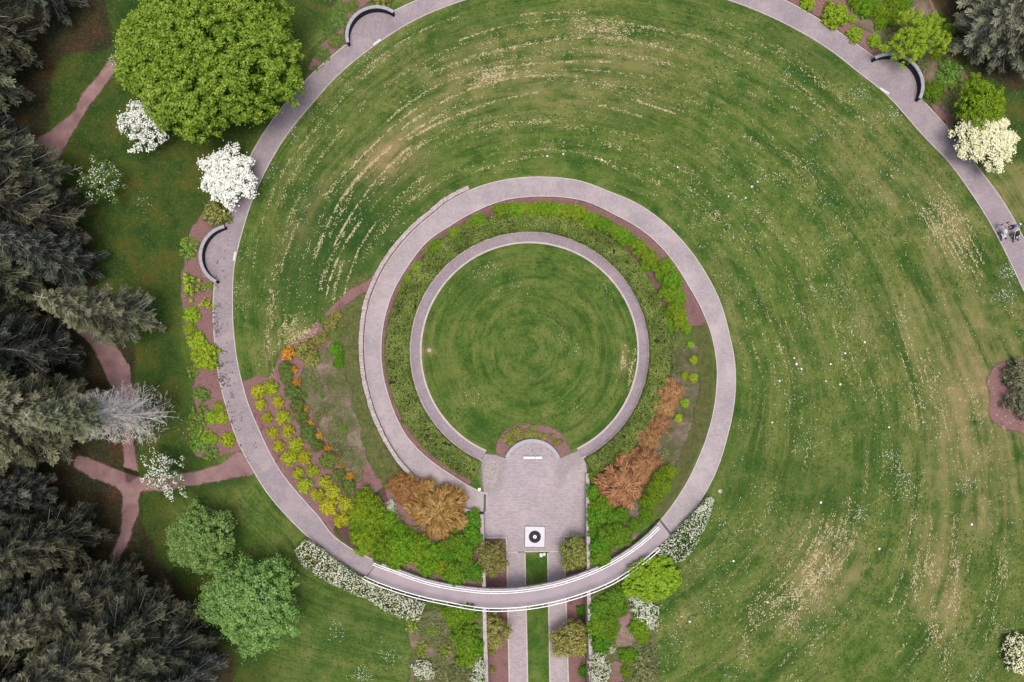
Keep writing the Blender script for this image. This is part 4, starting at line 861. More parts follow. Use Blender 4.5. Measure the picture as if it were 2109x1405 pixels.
shrubs('tawny', 'laceleaf_maple', 'smaller tawny laceleaf maple next to the largest mound', 'smaller tawny maples', [(812,1000,17),(836,1003,28),(866,1020,30),(830,1024,18)], zs=.8)
shrubs('copper', 'copper_laceleaf_maple', 'broad copper laceleaf maple in front of the right plaza wall', None, [(1288,1005,52)], zs=.55)
shrubs('copper', 'copper_laceleaf_maple', 'copper laceleaf maple in the chain along the hedge outer side', 'copper maples along the hedge', [(1386,812,33),(1374,838,28),(1362,874,26),(1340,906,28),(1335,962,32),(1308,945,20)], zs=.7)
shrubs('fern', 'pale_green_shrub', 'pale green sprig among the copper laceleaf maples', None, [(1328,943,11)])
shrubs('vivid', 'vivid_green_shrub', 'deep vivid green shrub right of the plaza wall', 'vivid green shrubs right of the plaza', [(1230,985,17),(1228,1018,20),(1246,1043,22),(1233,1074,23),(1255,1103,25),(1236,1130,22),(1239,1150,20),(1281,1105,22),(1226,1050,16),(1281,1063,17),(1308,1083,14),(1262,1072,18),(1225,1100,15),(1225,1160,14)])
shrubs('bright', 'bright_green_shrub', 'bright green shrub behind the broad copper maple', 'bright shrubs behind the copper maple', [(1361,993,24),(1380,973,15),(1352,1015,20),(1338,1036,18),(1330,1060,14),(1370,1005,14)])
shrubs('whitefl', 'white_flowering_shrub', 'small white-flowered shrub beside the tawny maples', 'white shrubs by the tawny maples', [(776,1036,10),(804,1052,11),(806,1038,9)])
shrubs('sage', 'sage_shrub', 'grey-green sage clump inside the left bridge bend', 'sage clumps inside the left bridge bend', [(815,1072,16),(852,1098,14),(838,1170,14),(850,1180,10),(725,1085,12),(870,1115,9),(868,1186,10),(895,1186,9)], zs=.6)
shrubs('bright', 'bright_green_shrub', 'bright green shrub in the planting between hedge and rising path', 'bright shrubs between hedge and rising path', [(894,502,17),(934,474,15),(962,460,12),(982,447,17),(880,517,12),(854,547,15),(837,572,15),(825,594,11),(1029,427,18),(1048,424,16),(1061,425,20),(1078,424,17),(1091,427,21),(1108,424,17),(1121,424,21),(1140,425,17),(1155,428,21),(1174,430,17),(1190,433,21),(1207,441,18),(1224,450,21),(1250,460,20),(1238,452,15),(1268,470,17),(1284,481,22),(1302,492,16),(1319,506,20),(1342,526,22),(1337,543,17),(1376,546,18),(1360,552,17),(1391,574,21),(1367,569,15),(1379,599,22),(1396,600,15),(1399,629,20),(1385,640,15),(1404,656,20),(1384,666,17),(1416,674,13),(1402,610,16)], zs=.8, lab=lambda x, y: 'bright green shrub between hedge and path on the stone wall side' if x < 1000 else 'bright green shrub between hedge and path at the far side from the plaza' if x < 1260 else 'bright green shrub between hedge and path near the copper maple chain')
shrubs('chart', 'chartreuse_shrub', 'small yellow-green shrub on the slope right of the hedge', 'small shrubs right of the hedge', [(1429,741,9),(1429,778,10),(1412,774,9),(1412,831,10),(1398,862,9),(1424,710,8)])
shrubs('sage', 'sage_shrub', 'low brownish sage clump right of the ring hedge', 'sage clumps right of the hedge', [(1390,735,14),(1398,760,13),(1388,715,12),(1386,770,12),(1404,735,9),(1400,690,12),(1372,905,10),(1385,890,9),(1372,935,12),(1290,1075,9)], zs=.5)
shrubs('fern', 'light_green_shrub', 'feathery light green shrub in the left mulch bed by the forest grass', 'feathery shrubs in the left mulch bed', [(387,510,20),(410,858,20),(404,885,14),(410,912,19),(430,932,17),(398,762,13),(413,812,17)])
shrubs('sparse', 'open_shrub', 'open yellow-green shrub in the left mulch bed by the path', 'open shrubs in the left mulch bed', [(392,588,25),(425,590,12),(424,626,15),(420,898,15)])
shrubs('chart', 'chartreuse_shrub', 'leafy chartreuse shrub in the left mulch bed by the path', 'leafy shrubs in the left mulch bed', [(393,648,17),(390,678,13),(406,704,20),(422,735,26),(450,838,11),(435,860,13),(455,861,13),(436,903,12)])
shrubs('azalea', 'azalea_bush', 'starry yellow azalea at the bottom end of the left mulch bed', None, [(468,906,15)])
shrubs('olive', 'olive_shrub', 'round olive-green shrub under the snow-white dogwood', None, [(447,440,27)])
shrubs('olive', 'plaza_shrub', 'small olive shrub in the mulch crescent behind the semicircular wall', 'shrubs in the plaza crescent', [(1040,903,8),(1049,896,9),(1058,890,8),(1067,888,9),(1080,895,9),(1088,893,10),(1099,880,8),(1097,897,9),(1110,896,8),(1120,900,8),(1056,910,8),(1048,912,7),(1138,900,7),(1146,911,7),(1154,909,6),(1070,900,7)])
shrubs('chart', 'chartreuse_shrub', 'round light green shrub in the mulch above the right curved wall', 'light green shrubs above the right curved wall', [(1722,28,27),(1762,70,17),(1803,84,15),(1664,7,15),(1755,38,10)])
shrubs('bright', 'bright_green_shrub', 'bright green shrub at the wood edge above the right curved wall', 'bright shrubs at the wood edge', [(1790,8,26),(1812,22,20),(1770,0,20),(1845,10,24),(1838,38,16),(1860,-8,24),(1815,45,15)])
shrubs('vivid', 'green_shrub', 'vivid green shrub just behind the right curved wall end', None, [(1925,186,22)])
shrubs('sage', 'sage_shrub', 'pale green loose shrub between curved wall and bright tree', 'pale loose shrubs behind the right curved wall', [(1900,130,14),(1955,205,14),(1990,250,12),(1845,55,14),(1830,62,10)], zs=.6)
shrubs('fern', 'light_green_shrub', 'loose light green shrub between curved wall and bright tree', 'light loose shrubs behind the right curved wall', [(1960,148,24),(1968,172,19),(1942,162,15),(1982,235,18),(1950,130,15)], zs=.8)
shrubs('chart', 'chartreuse_shrub', 'small chartreuse clump beside the silvery conifers', 'chartreuse clumps by the silvery conifers', [(1930,110,13),(1955,60,15)])
shrubs('vivid', 'green_shrub', 'dark green shrub at the foot of the cream dogwood', None, [(1978,268,16)])
shrubs('olive', 'olive_shrub', 'round pale olive shrub overlapping the coping near the big maple', None, [(787,0,20)])
shrubs('rhodo', 'low_groundcover_shrub', 'low mossy green groundcover mound behind the curved wall near the big maple', 'groundcover mounds near the big maple', [(700,40,18),(690,80,18),(665,110,16),(680,60,16),(660,135,12),(725,10,14),(705,15,14),(650,140,8)], zs=.3)
shrubs('sage', 'sage_shrub', 'pale grey-green bush at the lawn edge near the big maple', None, [(678,2,12)])
# below the bridge
shrubs('vivid', 'vivid_green_shrub', 'deep vivid green shrub on the left bank outside the bridge', 'vivid green shrubs left bank outside the bridge', [(938,1270,22),(966,1266,18),(957,1312,28),(962,1346,26),(975,1330,18),(945,1295,16),(920,1262,12)])
shrubs('sage', 'sage_shrub', 'loose grey-green shrub on the left bank outside the bridge', 'sage shrubs left bank outside the bridge', [(884,1282,14),(905,1292,15),(870,1303,11),(863,1345,12),(915,1325,14),(911,1352,13),(885,1325,10),(904,1388,19),(940,1378,18),(875,1360,10),(930,1300,11),(925,1405,15),(960,1395,16),(895,1262,11)], zs=.6)
shrubs('sparse', 'open_shrub', 'open yellow-green shrub on the left bank outside the bridge', 'open shrubs left bank outside the bridge', [(848,1290,12),(868,1330,11),(868,1345,11),(890,1300,10),(920,1340,11)])
shrubs('whitefl', 'white_flowering_shrub', 'white-flowered shrub at the bottom of the left bank outside the bridge', 'white shrubs left bank outside the bridge', [(868,1378,18),(884,1386,13),(987,1372,15),(985,1395,15),(978,1352,9)])
shrubs('vivid', 'vivid_green_shrub', 'deep vivid green shrub on the right bank outside the bridge', 'vivid green shrubs right bank outside the bridge', [(1235,1254,19),(1266,1237,22),(1275,1255,17),(1252,1276,20),(1231,1294,19),(1250,1304,20),(1239,1326,21),(1262,1290,14),(1283,1222,13),(1230,1272,14)])
shrubs('bright', 'light_green_shrub', 'light green shrub on the right bank beside the pink mulch', 'light shrubs right bank', [(1318,1292,20),(1324,1312,14),(1294,1350,17),(1290,1385,12)])
shrubs('sage', 'sage_shrub', 'loose grey-green shrub low on the right bank outside the bridge', 'sage shrubs right bank outside the bridge', [(1331,1366,26),(1322,1392,24),(1338,1340,16),(1300,1370,14),(1312,1335,12),(1345,1395,14),(1300,1400,14)], zs=.6)
shrubs('whitefl', 'white_flowering_shrub', 'white-flowered shrub on the right bank outside the bridge', 'white shrubs right bank outside the bridge', [(1231,1360,17),(1234,1391,19),(1258,1338,8),(1332,1262,24),(1338,1282,15),(1318,1235,18),(1302,1218,14),(1245,1375,12),(1316,1252,15)])
shrubs('vivid', 'walk_shrub', 'small round green shrub in the right mulch strip of the sunken walk', 'small shrubs in the right mulch strip', [(1200,1259,13),(1204,1383,12)])
shrubs('olive', 'walk_shrub', 'small olive shrub in the left mulch strip of the sunken walk', 'small shrubs in the left mulch strip', [(1012,1342,9),(1013,1380,8)])

# ------------------------------------------------------------------ hedges
def hedge(name, inner_pts, outer_pts, zb, h, dens, mats, seed, label, ff=0.0, L=.16, W=.09, fs=.14, lump=.12):
    r = np.random.default_rng(seed); n = len(inner_pts); o = np.array([*((inner_pts[n//2]+outer_pts[n//2])/2)[:2], float(np.min(zb))])
    t = thing(name, o, label, 'hedge')
    Li = inner_pts[:,:2]-o[:2]; Lo = outer_pts[:,:2]-o[:2]; zb_ = zb-o[2]
    # dark woody core
    sh = .86; mid_ = (Li+Lo)/2; a = np.concatenate([mid_+(Li-mid_)*sh, (zb_+h*.86)[:,None]], 1); b = np.concatenate([mid_+(Lo-mid_)*sh, (zb_+h*.86)[:,None]], 1)
    V, Fc = strip(a, b, h*.9+.3); mesh_obj('core', V, Fc, M['core'], t)
    seg = np.linalg.norm(np.diff(mid_, axis=0), axis=1); s = np.concatenate([[0], np.cumsum(seg)]); wid = np.linalg.norm(Lo-Li, axis=1).mean()
    nt = int(dens*s[-1]*wid); ns = int(dens*s[-1]*h*.8)
    def at(u, v): 
        x = np.interp(u, s, Li[:,0])*(1-v)+np.interp(u, s, Lo[:,0])*v; y = np.interp(u, s, Li[:,1])*(1-v)+np.interp(u, s, Lo[:,1])*v; return x, y, np.interp(u, s, zb_)
    P_, N_ = [], []
    u = r.uniform(0, s[-1], nt); v = r.uniform(-.02, 1.02, nt); x, y, z = at(u, v)
    nz = fbm(x+o[0], y+o[1], .7)-.5; edge = np.minimum(v, 1-v); zz_ = z+h*(1-.12*np.exp(-edge*14))+nz*lump*2+r.normal(0, .03, nt)
    P_.append(np.stack([x, y, zz_], -1)); N_.append(np.tile([0,0,1.], (nt, 1))); keep = nz > -.27
    P_[0] = P_[0][keep]; N_[0] = N_[0][keep]
    for v0 in (0, 1):
        u = r.uniform(0, s[-1], ns); x, y, z = at(u, np.full(ns, v0)+r.normal(0, .02, ns)); P_.append(np.stack([x, y, z+r.uniform(0, h, ns)], -1))
        x2, y2, _ = at(u, np.full(ns, .5)); N_.append(nrm(np.stack([x-x2, y-y2, np.full(ns, .3)], -1)))
    for e0 in (0, s[-1]):
        m_ = int(dens*wid*h*.8); v = r.uniform(0, 1, m_); x, y, z = at(np.full(m_, e0), v); P_.append(np.stack([x, y, z+r.uniform(0, h, m_)], -1)); N_.append(np.tile([0,0,1.], (m_, 1)))
    Pq = np.concatenate(P_); Nq = np.concatenate(N_)+r.normal(0, .35, (len(Pq), 3)); n = len(Pq)
    rnd = np.clip(.45+1.1*(fbm(Pq[:,0]+o[0], Pq[:,1]+o[1], .9)-.5)+r.normal(0, .2, n), 0, 1); mi = np.zeros(n, int); LL = L*r.uniform(.7, 1.3, n); WW = W*r.uniform(.7, 1.3, n)
    if ff:
        f_ = r.random(n) < ff*np.clip(.3+1.6*fbm(Pq[:,0]+40, Pq[:,1]+3, 1.1), 0, 1.2); mi[f_] = 1; LL[f_] = fs*r.uniform(.7, 1.3, f_.sum()); WW[f_] = LL[f_]*.8; Pq[f_,2] += .03
    inst('foliage', leaf_mesh('foliage', Pq, Nq, r.normal(0, 1, (n, 3)), LL, WW, rnd, mats, mi), t)
ha = np.radians(np.arange(24, 333, 2.0)); hd = np.degrees(ha)
ro = np.interp(hd, [24, 60, 90, 140, 180, 230, 270, 310, 333], [290, 295, 297, 292, 286, 288, 291, 291, 288])
HI = P(1090.5-250*np.sin(ha), 723.5+250*np.cos(ha), .9); HO = P(1090.5-ro*np.sin(ha), 723.5+ro*np.cos(ha), .9)
hedge('ring_hedge', HI, HO, np.zeros(len(ha)), .95, 210, [M['hedge']], 70, 'clipped green hedge forming a ring round the circular lawn', L=.17, W=.10)
def line_hedge(ipx, opx, h, label, seed, ff):
    a = A(ipx); b = A(opx); t_ = np.linspace(0, 1, 24); 
    def rs(q): 
        s = np.concatenate([[0], np.cumsum(np.linalg.norm(np.diff(q, axis=0), axis=1))]); s /= s[-1]; return np.stack([np.interp(t_, s, q[:,0]), np.interp(t_, s, q[:,1])], -1)
    a, b = rs(a), rs(b); ga, gb = gp(a[:,0], a[:,1], h), gp(b[:,0], b[:,1], h)
    hedge('flowering_hedge', ga, gb, np.minimum(ga[:,2], gb[:,2]), h, 190, [M['rhodo'], M['hedge_fl']], seed, label, ff, .16, .08, .15, .16)
line_hedge([(628,1112),(650,1124),(690,1155),(730,1182),(770,1203),(810,1222),(850,1236),(874,1246)], [(607,1135),(620,1165),(660,1192),(700,1212),(750,1234),(790,1262),(830,1277),(862,1280)], 1.0, 'white-flowering clipped hedge outside the left end of the bridge', 71, .36)
line_hedge([(1462,1022),(1448,1036),(1425,1062),(1403,1084),(1380,1108),(1350,1135)], [(1470,1030),(1462,1065),(1445,1105),(1425,1140),(1405,1160),(1375,1163)], .9, 'cream-flowering loose hedge outside the right end of the bridge', 72, .34)

# ------------------------------------------------------------------ loose stuff on the ground
def scatter(name, pts, L, W, mat, label, cat, seed, T=None, dz=.05, ll=(.6, 1.5)):
    r = np.random.default_rng(seed); z = G(pts[:,0], pts[:,1])+dz; n = len(pts)
    me_ = leaf_mesh(name, np.stack([pts[:,0], pts[:,1], z], -1), np.array([0,0,1.])+r.normal(0, .18, (n, 3)), T if T is not None else r.normal(0, 1, (n, 3)), L*r.uniform(*ll, n), W*r.uniform(.7, 1.4, n), r.random(n), [mat])
    o = link(bpy.data.objects.new(name, me_)); tag(o, label, cat, kind='stuff'); return o
def upos(u, ph):
    a = np.clip(ph, 17, 347); b = np.clip(ph, 3, 338)+360; ro_ = rout(a); r = ro_+u*np.maximum(rin(b)-ro_, 1); t_ = np.radians(ph)
    return np.stack([C0[0]-r*np.sin(t_), C0[1]-r*np.cos(t_)], -1)
r = np.random.default_rng(90); SP, ST = [], []
def streak(u0, p0, p1_, n, w):
    ph = r.uniform(p0, p1_, n); m_ = fbm(ph*1.0, np.full(n, u0*50), 1.5); keep = r.random(n) < np.clip((m_-.25)*2.6, .04, 1); ph = ph[keep]
    u = u0+r.normal(0, w, len(ph))+.012*np.sin(ph*.13+u0*20); q = upos(u, ph); q2 = upos(u, ph+.5); SP.append(q); ST.append(np.concatenate([q2-q, np.zeros((len(q), 1))], 1)+r.normal(0, .12, (len(q), 3)))
for u0 in (.12,.2,.28,.36,.44,.5,.56,.63,.7,.76,.83,.9):
    for k in range(6):
        p0 = r.uniform(98, 215); streak(u0+r.uniform(-.03, .03), p0, p0+r.uniform(10, 34), int(r.uniform(60, 170)), r.uniform(.003, .010))
for u0, p0, p1_, n in ((.52,150,190,330),(.60,148,196,330),(.70,160,205,260),(.80,166,206,220),(.38,118,150,300),(.47,112,146,300),(.30,104,128,200),(.56,128,156,260),(.43,150,182,220)): streak(u0, p0, p1_, n*2, .004)
for k in range(130):
    p0 = r.uniform(215, 340); streak(r.uniform(.1, .95), p0, p0+r.uniform(3, 12), int(r.uniform(10, 45)), r.uniform(.002, .006))
def cloud(px, py, rx, ry, ang, n, tvec):
    a = R(ang); u, v = r.normal(0, .5, n)*rx, r.normal(0, .5, n)*ry; q = gp(px+u*math.cos(a)-v*math.sin(a), py+u*math.sin(a)+v*math.cos(a))[:,:2]
    q = np.concatenate([q, q+r.normal(0, .25, q.shape)]); m_ = fbm(q[:,0]*2.2, q[:,1]*.9, 1.0); q = q[m_ > .44]; SP.append(q); ST.append(np.tile([tvec[0], -tvec[1], 0.], (len(q), 1))+r.normal(0, .5, (len(q), 3)))
cloud(1690,1170,45,110,28,520,(-.4,1)); cloud(1640,1250,22,70,15,160,(-.2,1)); cloud(1915,1190,12,120,0,220,(0,1)); cloud(1965,1200,10,110,2,150,(0,1)); cloud(1885,1200,8,70,0,90,(0,1)); cloud(1935,1330,10,60,-15,110,(.2,1)); cloud(2070,1190,10,60,5,70,(0,1))
cloud(1935,460,35,60,-25,240,(.4,1)); cloud(1975,490,35,80,-25,260,(.4,1)); cloud(1545,1290,12,80,8,90,(-.1,1)); cloud(1020,155,60,14,-14,300,(1,-.2)); cloud(1245,60,70,14,4,240,(1,0)); cloud(590,670,50,22,-35,160,(1,-.6)); cloud(620,690,40,12,-30,140,(1,-.5)); cloud(560,640,10,120,4,160,(0,1)); cloud(1920,820,60,120,5,200,(0,1)); cloud(2010,900,50,120,5,160,(0,1))
cloud(1300,760,5,50,10,60,(0,1)); cloud(1281,740,6,30,10,60,(0,1))
def pxu(px, py):
    c_ = gp(float(px), float(py))[:2]; f_, r0 = wpol(c_); a_ = np.clip(f_, 17, 347); return float((r0-rout(a_))/max(float(rin(np.clip(f_, 3, 338)+360)-rout(a_)), 1.0)), float(f_)
for (px, py, k, du, dp, n) in ((1690,1150,9,.012,7,150),(1650,1230,6,.012,6,110),(1905,1180,4,.02,6,140),(1960,1190,4,.016,6,130),(2060,1200,3,.015,5,70),(1960,470,7,.014,5,120),(1560,1280,4,.02,6,80),(1910,800,5,.02,6,90),(1780,730,5,.02,7,60),(1600,700,4,.03,9,50)):
    u_, f_ = pxu(px, py)
    for q_ in range(k): o_ = r.normal(0, 2.0); streak(u_+(q_-k/2)*du*1.2+r.normal(0, .003), f_-dp+o_, f_+dp+o_, n, .0022)
SPa = np.concatenate(SP); STa = np.concatenate(ST); ph_, rr_ = wpol(SPa); corr_ = corridor(SPa[:,0], SPa[:,1])
scatter('grass_clippings', SPa[~corr_], .19, .055, M['straw'], 'scattered straw-coloured grass clippings in streaks on the lawn', 'clippings', 91, STa[~corr_])
DP = []
def dcloud(px, py, rx, ry, n): DP.append(gp(px+r.normal(0, .5, n)*rx, py+r.normal(0, .5, n)*ry)[:,:2])
for k in range(150):
    u_, p_ = r.uniform(.03, .99), r.uniform(95, 342)
    if r.random() < .6: p_ = r.uniform(225, 342)
    c = upos(np.array([u_]), np.array([p_]))[0]; n = int(r.uniform(6, 34)); DP.append(c+r.normal(0, r.uniform(.6, 2.6), (n, 2)))
for px, py, n in ((560,355,30),(548,360,20),(505,520,25),(488,590,30),(488,625,30),(760,118,40),(700,165,30),(650,225,30),(600,275,20),(780,95,20),(1010,555,20),(990,560,15),(1080,600,14),(1060,580,10),(950,820,10),(920,600,10),(1155,690,14),(1190,720,12),(1280,560,12),(1180,830,10),(1020,600,10),(985,830,8),(1250,600,10),(690,1300,40),(745,1390,60),(800,1350,40),(2080,560,90),(2070,610,70),(1990,1000,60),(1870,1010,60),(1770,1060,50),(1830,940,60),(1800,150,50),(1770,190,60),(1840,230,50),(1620,160,30),(1860,980,60),(2080,1340,60),(2060,1300,40),(430,200,5),(300,420,20),(420,560,12),(380,880,15),(1490,1080,20),(1460,1250,20),(1430,1150,15),(1110,1370,12),(1125,1390,10)): dcloud(px, py, 26, 22, n)
n = 1500; DP.append(upos(r.uniform(.02, .98, n), np.concatenate([r.uniform(100, 345, n//3), r.uniform(215, 345, n-n//3)])))
DPa = np.concatenate(DP); ph_, rr_ = wpol(DPa); okp = np.ones(len(DPa), bool)
for a_, b_ in ((rin(np.clip(ph_, 17, 347)), rout(np.clip(ph_, 17, 347))), (rin(np.clip(ph_, 3, 338)+360), rout(np.clip(ph_, 3, 338)+360))): okp &= ~((rr_ > a_-.1) & (rr_ < b_+.1))
okp &= ~((rr_ > 11.0) & (rr_ < 15)); corr_ = corridor(DPa[:,0], DPa[:,1])
DPa = DPa[okp & ~corr_]
scatter('daisies', DPa, .066, .062, M['daisy'], 'tiny white daisies dotted in clusters over the lawn', 'flowers', 92, dz=.06, ll=(.6, 1.6))
# dandelion clocks, a little bigger, seen as single pale dots
dots = A([(1560,375),(1500,405),(1535,408),(1548,385),(1395,345),(1240,330),(1160,318),(1127,322),(1640,750),(1650,760),(1605,785),(1635,738),(1710,750),(1740,728),(1700,785),(1730,792),(1780,705),(1590,870),(1690,1035),(1510,1155),(1830,880),(1900,870),(1420,1280),(1580,1240),(1810,1130),(2000,1080)])
scatter('dandelion_heads', gp(dots[:,0], dots[:,1])[:,:2], .24, .22, M['daisy'], 'larger round white dandelion heads in the right part of the lawn', 'flowers', 93, dz=.12, ll=(.8, 1.2))
# moss and leaf litter on the outer path
ph = r.normal(447, 10, 1100); fr_ = 1-np.abs(r.normal(0, .26, 1100)); ph, fr_ = ph[fr_ > .05], fr_[fr_ > .05]
msk = fbm(ph*1.4, fr_*6, 1.2) > .56; ph, fr_ = ph[msk], fr_[msk]
rr2 = rin(ph)+(rout(ph)-rin(ph))*fr_; q = np.stack([C0[0]-rr2*np.sin(np.radians(ph)), C0[1]-rr2*np.cos(np.radians(ph)), zpath(ph)+.07], -1)
me_ = leaf_mesh('leaf_litter', q, np.array([0,0,1.])+r.normal(0, .08, (len(q), 3)), r.normal(0, 1, (len(q), 3)), .17*r.uniform(.5, 1.5, len(q)), .12*r.uniform(.6, 1.3, len(q)), r.random(len(q)), [M['litter']])
tag(link(bpy.data.objects.new('leaf_litter', me_)), 'dark leaf litter speckling the outer path by the left mulch bed', 'litter', kind='stuff')
# turf grain: loose grass tufts over all open lawn
n = 100000; tx = r.uniform(-53, 53, n); ty = r.uniform(-32, 46, n)
ii = np.clip(np.searchsorted(XS, tx), 1, nx-1); jj = np.clip(np.searchsorted(YS, ty), 1, ny-1)
gz = np.abs(ZZ[jj, ii]-ZZ[jj-1, ii-1]); ph, rr4 = wpol(np.stack([tx, ty], -1)); ok = ~BED[jj, ii] & ~BED[jj-1, ii-1] & (forest[jj, ii] < .4) & (lush[jj, ii] < .45) & (dry[jj, ii] < .3) & ~corridor(tx, ty) & (gz < .3) & (r.random(n) > .6*moss[jj, ii])
q1 = np.clip(ph, 17, 347); q2_ = np.clip(ph, 3, 338)+360
for a_, b_ in ((rin(q1), rout(q1)), (rin(q2_), rout(q2_))): ok &= ~((rr4 > a_-.25) & (rr4 < b_+.25))
ok &= ~((rr4 > 10.95) & (rr4 < 14.6)); ok &= ~((rr4 > 14) & (rr4 < rin(q1)))
for xy in ((409,522),(745,30),(1870,140)):
    c_ = gp(float(xy[0]), float(xy[1])); ok &= np.hypot(tx-c_[0], ty-c_[1]) > 4.2
tx, ty, ph = tx[ok], ty[ok], ph[ok]; n = len(tx); tg = np.stack([-np.cos(np.radians(ph)), np.sin(np.radians(ph)), 0*ph], -1)+r.normal(0, .45, (n, 3))
me_ = leaf_mesh('grass_tufts', np.stack([tx, ty, G(tx, ty)+.035], -1), np.array([0,0,1.])+r.normal(0, .3, (n, 3)), tg, r.uniform(.14, .36, n), r.uniform(.05, .12, n), np.clip(fbm(tx, ty, 3.0)*1.3-.2+r.normal(0, .3, n), 0, 1), [M['tuft']])
tag(link(bpy.data.objects.new('grass_tufts', me_)), 'short loose grass tufts giving the mown lawn its grain', 'grass', kind='stuff')
# low weeds in beds
def weeds(poly, n, mat, label, seed, L=.16, W=.07):
    rr3 = np.random.default_rng(seed); q = gpoly(poly); lo, hi = q[:,:2].min(0), q[:,:2].max(0); p_ = rr3.uniform(lo, hi, (n, 2)); p_ = p_[inpoly(p_[:,0], p_[:,1], q)]; m_ = fbm(p_[:,0]+seed, p_[:,1], 1.1); p_ = p_[m_ > .46]
    scatter('low_weeds', p_, L, W, mat, label, 'weeds', seed, dz=.09)
weeds([(615,790),(630,745),(665,715),(700,735),(715,790),(738,860),(752,920),(745,985),(720,1000),(700,960),(670,900),(640,840)], 3500, M['sage'], 'low sparse weeds on the bare slope above the azaleas', 95)
weeds([(835,1290),(880,1260),(985,1272),(993,1420),(850,1420),(850,1350)], 3500, M['rhodo'], 'low weeds between shrubs on the left bank outside the bridge', 96)
weeds([(1220,1240),(1300,1200),(1340,1230),(1350,1290),(1345,1410),(1225,1410)], 2500, M['rhodo'], 'low weeds between shrubs on the right bank outside the bridge', 97)
weeds([(1380,690),(1432,700),(1442,790),(1425,870),(1398,945),(1360,1010),(1340,1040),(1380,900)], 2500, M['sage'], 'low weeds on the slope beside the copper maples', 98)

# ------------------------------------------------------------------ two people pushing strollers
def skin(name, verts, edges, radii, mat, parent, root=0, sub=2):
    me_ = bpy.data.meshes.new(name); me_.from_pydata(verts, edges, []); me_.materials.append(mat)
    o = link(bpy.data.objects.new(name, me_), parent); o.modifiers.new('skin', 'SKIN'); o.modifiers['skin'].use_smooth_shade = True
    sv = me_.skin_vertices[0].data
    for i, rd in enumerate(radii): sv[i].radius = (rd, rd) if not hasattr(rd, '__len__') else rd; sv[i].use_root = (i == root)
    m_ = o.modifiers.new('sub', 'SUBSURF'); m_.levels = 1; m_.render_levels = sub; return o
def person(p, rz, top, trousers, hatmat, label, h=1.0):
    t = thing('person', p, label, 'person'); t.rotation_euler = (0, 0, rz); t.scale = (h, h, h)
    V, E, Rd = [], [], []
    def ch(pts, start=None):
        prev = start
        for x, y, z, rd in pts:
            V.append((x, y, z)); Rd.append(rd); i = len(V)-1
            if prev is not None: E.append((prev, i))
            prev = i
        return prev
    pel = ch([(0,0,.95,(.15,.11))]); chest = ch([(0,.02,1.15,(.14,.1)), (0,.02,1.36,(.17,.11))], pel); neck = ch([(0,.03,1.50,.055), (0,.05,1.58,.085), (0,.06,1.68,.10), (0,.05,1.76,.06)], chest)
    hands = []
    for s in (-1, 1):
        ch([(s*.1,0,.86,.095), (s*.11,.04+s*.12,.5,.07), (s*.11,s*.16,.09,.045), (s*.115,.13+s*.16,.045,.035)], pel)
        w = ch([(s*.19,.02,1.40,.06), (s*.23,.06,1.14,.045), (s*.2,.33,1.04,.033), (s*.2,.40,1.03,.035)], chest); hands.append((s, w))
    for s, w in hands:
        for k in range(4): ch([(s*.2+(k-1.5)*.021,.455,1.035,.0095), (s*.2+(k-1.5)*.021,.485,1.01-.002*k,.0085)], w)
        ch([(s*.2-s*.045,.43,1.02,.010), (s*.2-s*.05,.46,1.005,.009)], w)
    skin('body', V, E, Rd, M['skin'], t)
    # head details
    for s in (-1, 1): mesh_obj('eye', *box_geo(s*.035, .165, 1.675, .022, .012, .012), M['dark'], t)
    mesh_obj('nose', *prism([(-.015,.15),(.015,.15),(0,.195)], 1.63, 1.67), M['skin'], t); mesh_obj('mouth', *box_geo(0, .15, 1.6, .045, .012, .01), M['pink'], t)
    # clothes
    V, E, Rd = [], [], []
    pel = ch([(0,0,.93,(.175,.135))]); c_ = ch([(0,.02,1.15,(.16,.125)), (0,.02,1.37,(.195,.135)), (0,.03,1.47,.08)], pel)
    for s in (-1, 1): ch([(s*.2,.02,1.40,.08), (s*.24,.06,1.14,.062), (s*.21,.30,1.05,.05)], 2)
    skin('jacket', V, E, Rd, top, t)
    V, E, Rd = [], [], []
    pel = ch([(0,0,.96,(.165,.125))])
    for s in (-1, 1): ch([(s*.1,0,.84,.115), (s*.11,.04+s*.12,.5,.088), (s*.11,s*.16,.13,.07)], pel)
    skin('trousers', V, E, Rd, trousers, t)
    for s in (-1, 1):
        V, E, Rd = [], [], []; ch([(s*.11,s*.16-.05,.05,.05), (s*.112,s*.16+.06,.05,.05), (s*.115,s*.16+.16,.04,.04)]); skin('shoe', V, E, Rd, M['wcloth'], t, sub=1)
    V, E, Rd = [], [], []; ch([(0,-.02,1.62,.08), (0,.01,1.70,.115), (0,.04,1.78,.085)]); skin('hair', V, E, Rd, hatmat, t, sub=1)
    return t
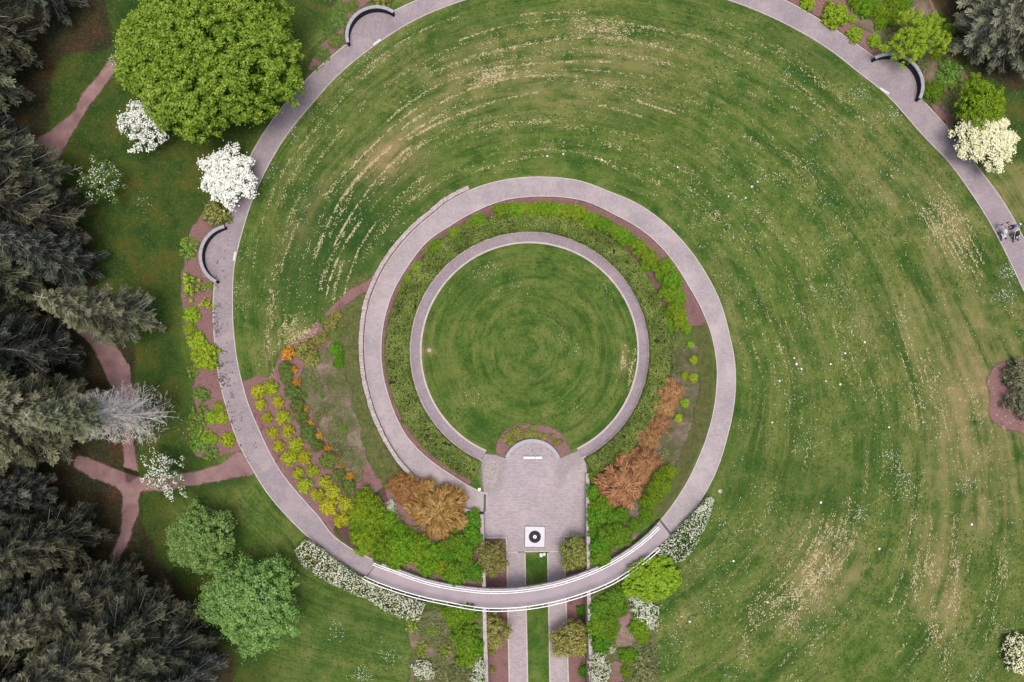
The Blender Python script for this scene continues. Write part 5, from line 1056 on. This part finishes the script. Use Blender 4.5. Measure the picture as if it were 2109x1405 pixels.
def stroller(p, rz, cloth, frame, label):
    t = thing('stroller', p, label, 'stroller'); t.rotation_euler = (0, 0, rz)
    for sx in (-1, 1):
        for sy in (-.3, .38):
            V, Fc = tube([(sx*.27-.025, sy, .13), (sx*.27+.025, sy, .13)], .13, 16); w = mesh_obj('wheel', V, Fc, M['dark'], t)
            V, Fc = tube([(sx*.27-.03, sy, .13), (sx*.27+.03, sy, .13)], .07, 12); mesh_obj('rim', V, Fc, M['granite'], w)
    g = []
    for sx in (-1, 1):
        g += [tube([(sx*.26,-.3,.15),(sx*.25,.1,.55),(sx*.24,.38,.15)], .015, 6), tube([(sx*.25,.25,.35),(sx*.24,-.25,.75),(sx*.22,-.52,1.02)], .016, 6)]
    g.append(tube([(-.22,-.52,1.02),(.22,-.52,1.02)], .02, 8)); mesh_obj('frame', *merge(g), frame, t)
    s_ = [(-.21,-.2,.42),(.21,-.2,.42),(.21,.3,.40),(-.21,.3,.40),(-.21,-.36,.85),(.21,-.36,.85)]
    v = s_+[(x, y+(.04 if i > 3 else 0), z-.05) for i, (x, y, z) in enumerate(s_)]
    mesh_obj('seat', v, [(0,1,2,3),(0,4,5,1),(6,9,8,7),(6,7,11,10),(3,2,8,9),(1,7,8,2),(0,3,9,6),(4,10,11,5),(0,6,10,4),(1,5,11,7)], cloth, t)
    V, Fc = [], []; n1, n2 = 9, 7
    for i in range(n1):
        a = math.pi*i/(n1-1)
        for j in range(n2):
            b = R(-10)+R(100)*j/(n2-1); V.append((-.23*math.cos(a), -.36+.42*math.sin(b)*max(math.sin(a), .25), .72+.34*math.sin(a)*math.cos(b)))
    for i in range(n1-1):
        for j in range(n2-1): k = i*n2+j; Fc.append((k, k+1, k+n2+1, k+n2))
    c_ = mesh_obj('canopy', V, Fc, cloth, t); s2 = c_.modifiers.new('s', 'SOLIDIFY'); s2.thickness = .012
    V, E, Rd = [(0,.05,.47),(0,.24,.47)], [(0,1)], [.1,.08]; skin('blanket', V, E, Rd, M['pink'], t, sub=1)
    mesh_obj('basket', *box_geo(0, .05, .18, .4, .5, .14), M['dark'], t)
def onp(px, py):
    z = 4.0
    for _ in range(4): p = P(px, py, z); z = float(zpath(360+wpol(p[:2])[0]))
    return (p[0], p[1], z+.05)
RZ = R(200)
a = onp(2053, 467); person(a, RZ, M['lilac'], M['wcloth'], M['hair'], 'person in mauve top and white trousers pushing the pale grey stroller')
b = onp(2078, 470); person(b, RZ, M['blue'], M['dark'], M['wcloth'], 'person in blue jacket and white cap pushing the dark stroller')
for q, cl, fm_, lb in ((a, M['gcloth'], M['granite'], 'pale grey stroller pushed along the outer path'), (b, M['dark'], M['white'], 'dark stroller with a pink blanket pushed along the outer path')):
    stroller((q[0]-math.sin(RZ)*.98, q[1]+math.cos(RZ)*.98, q[2]), RZ, cl, fm_, lb)
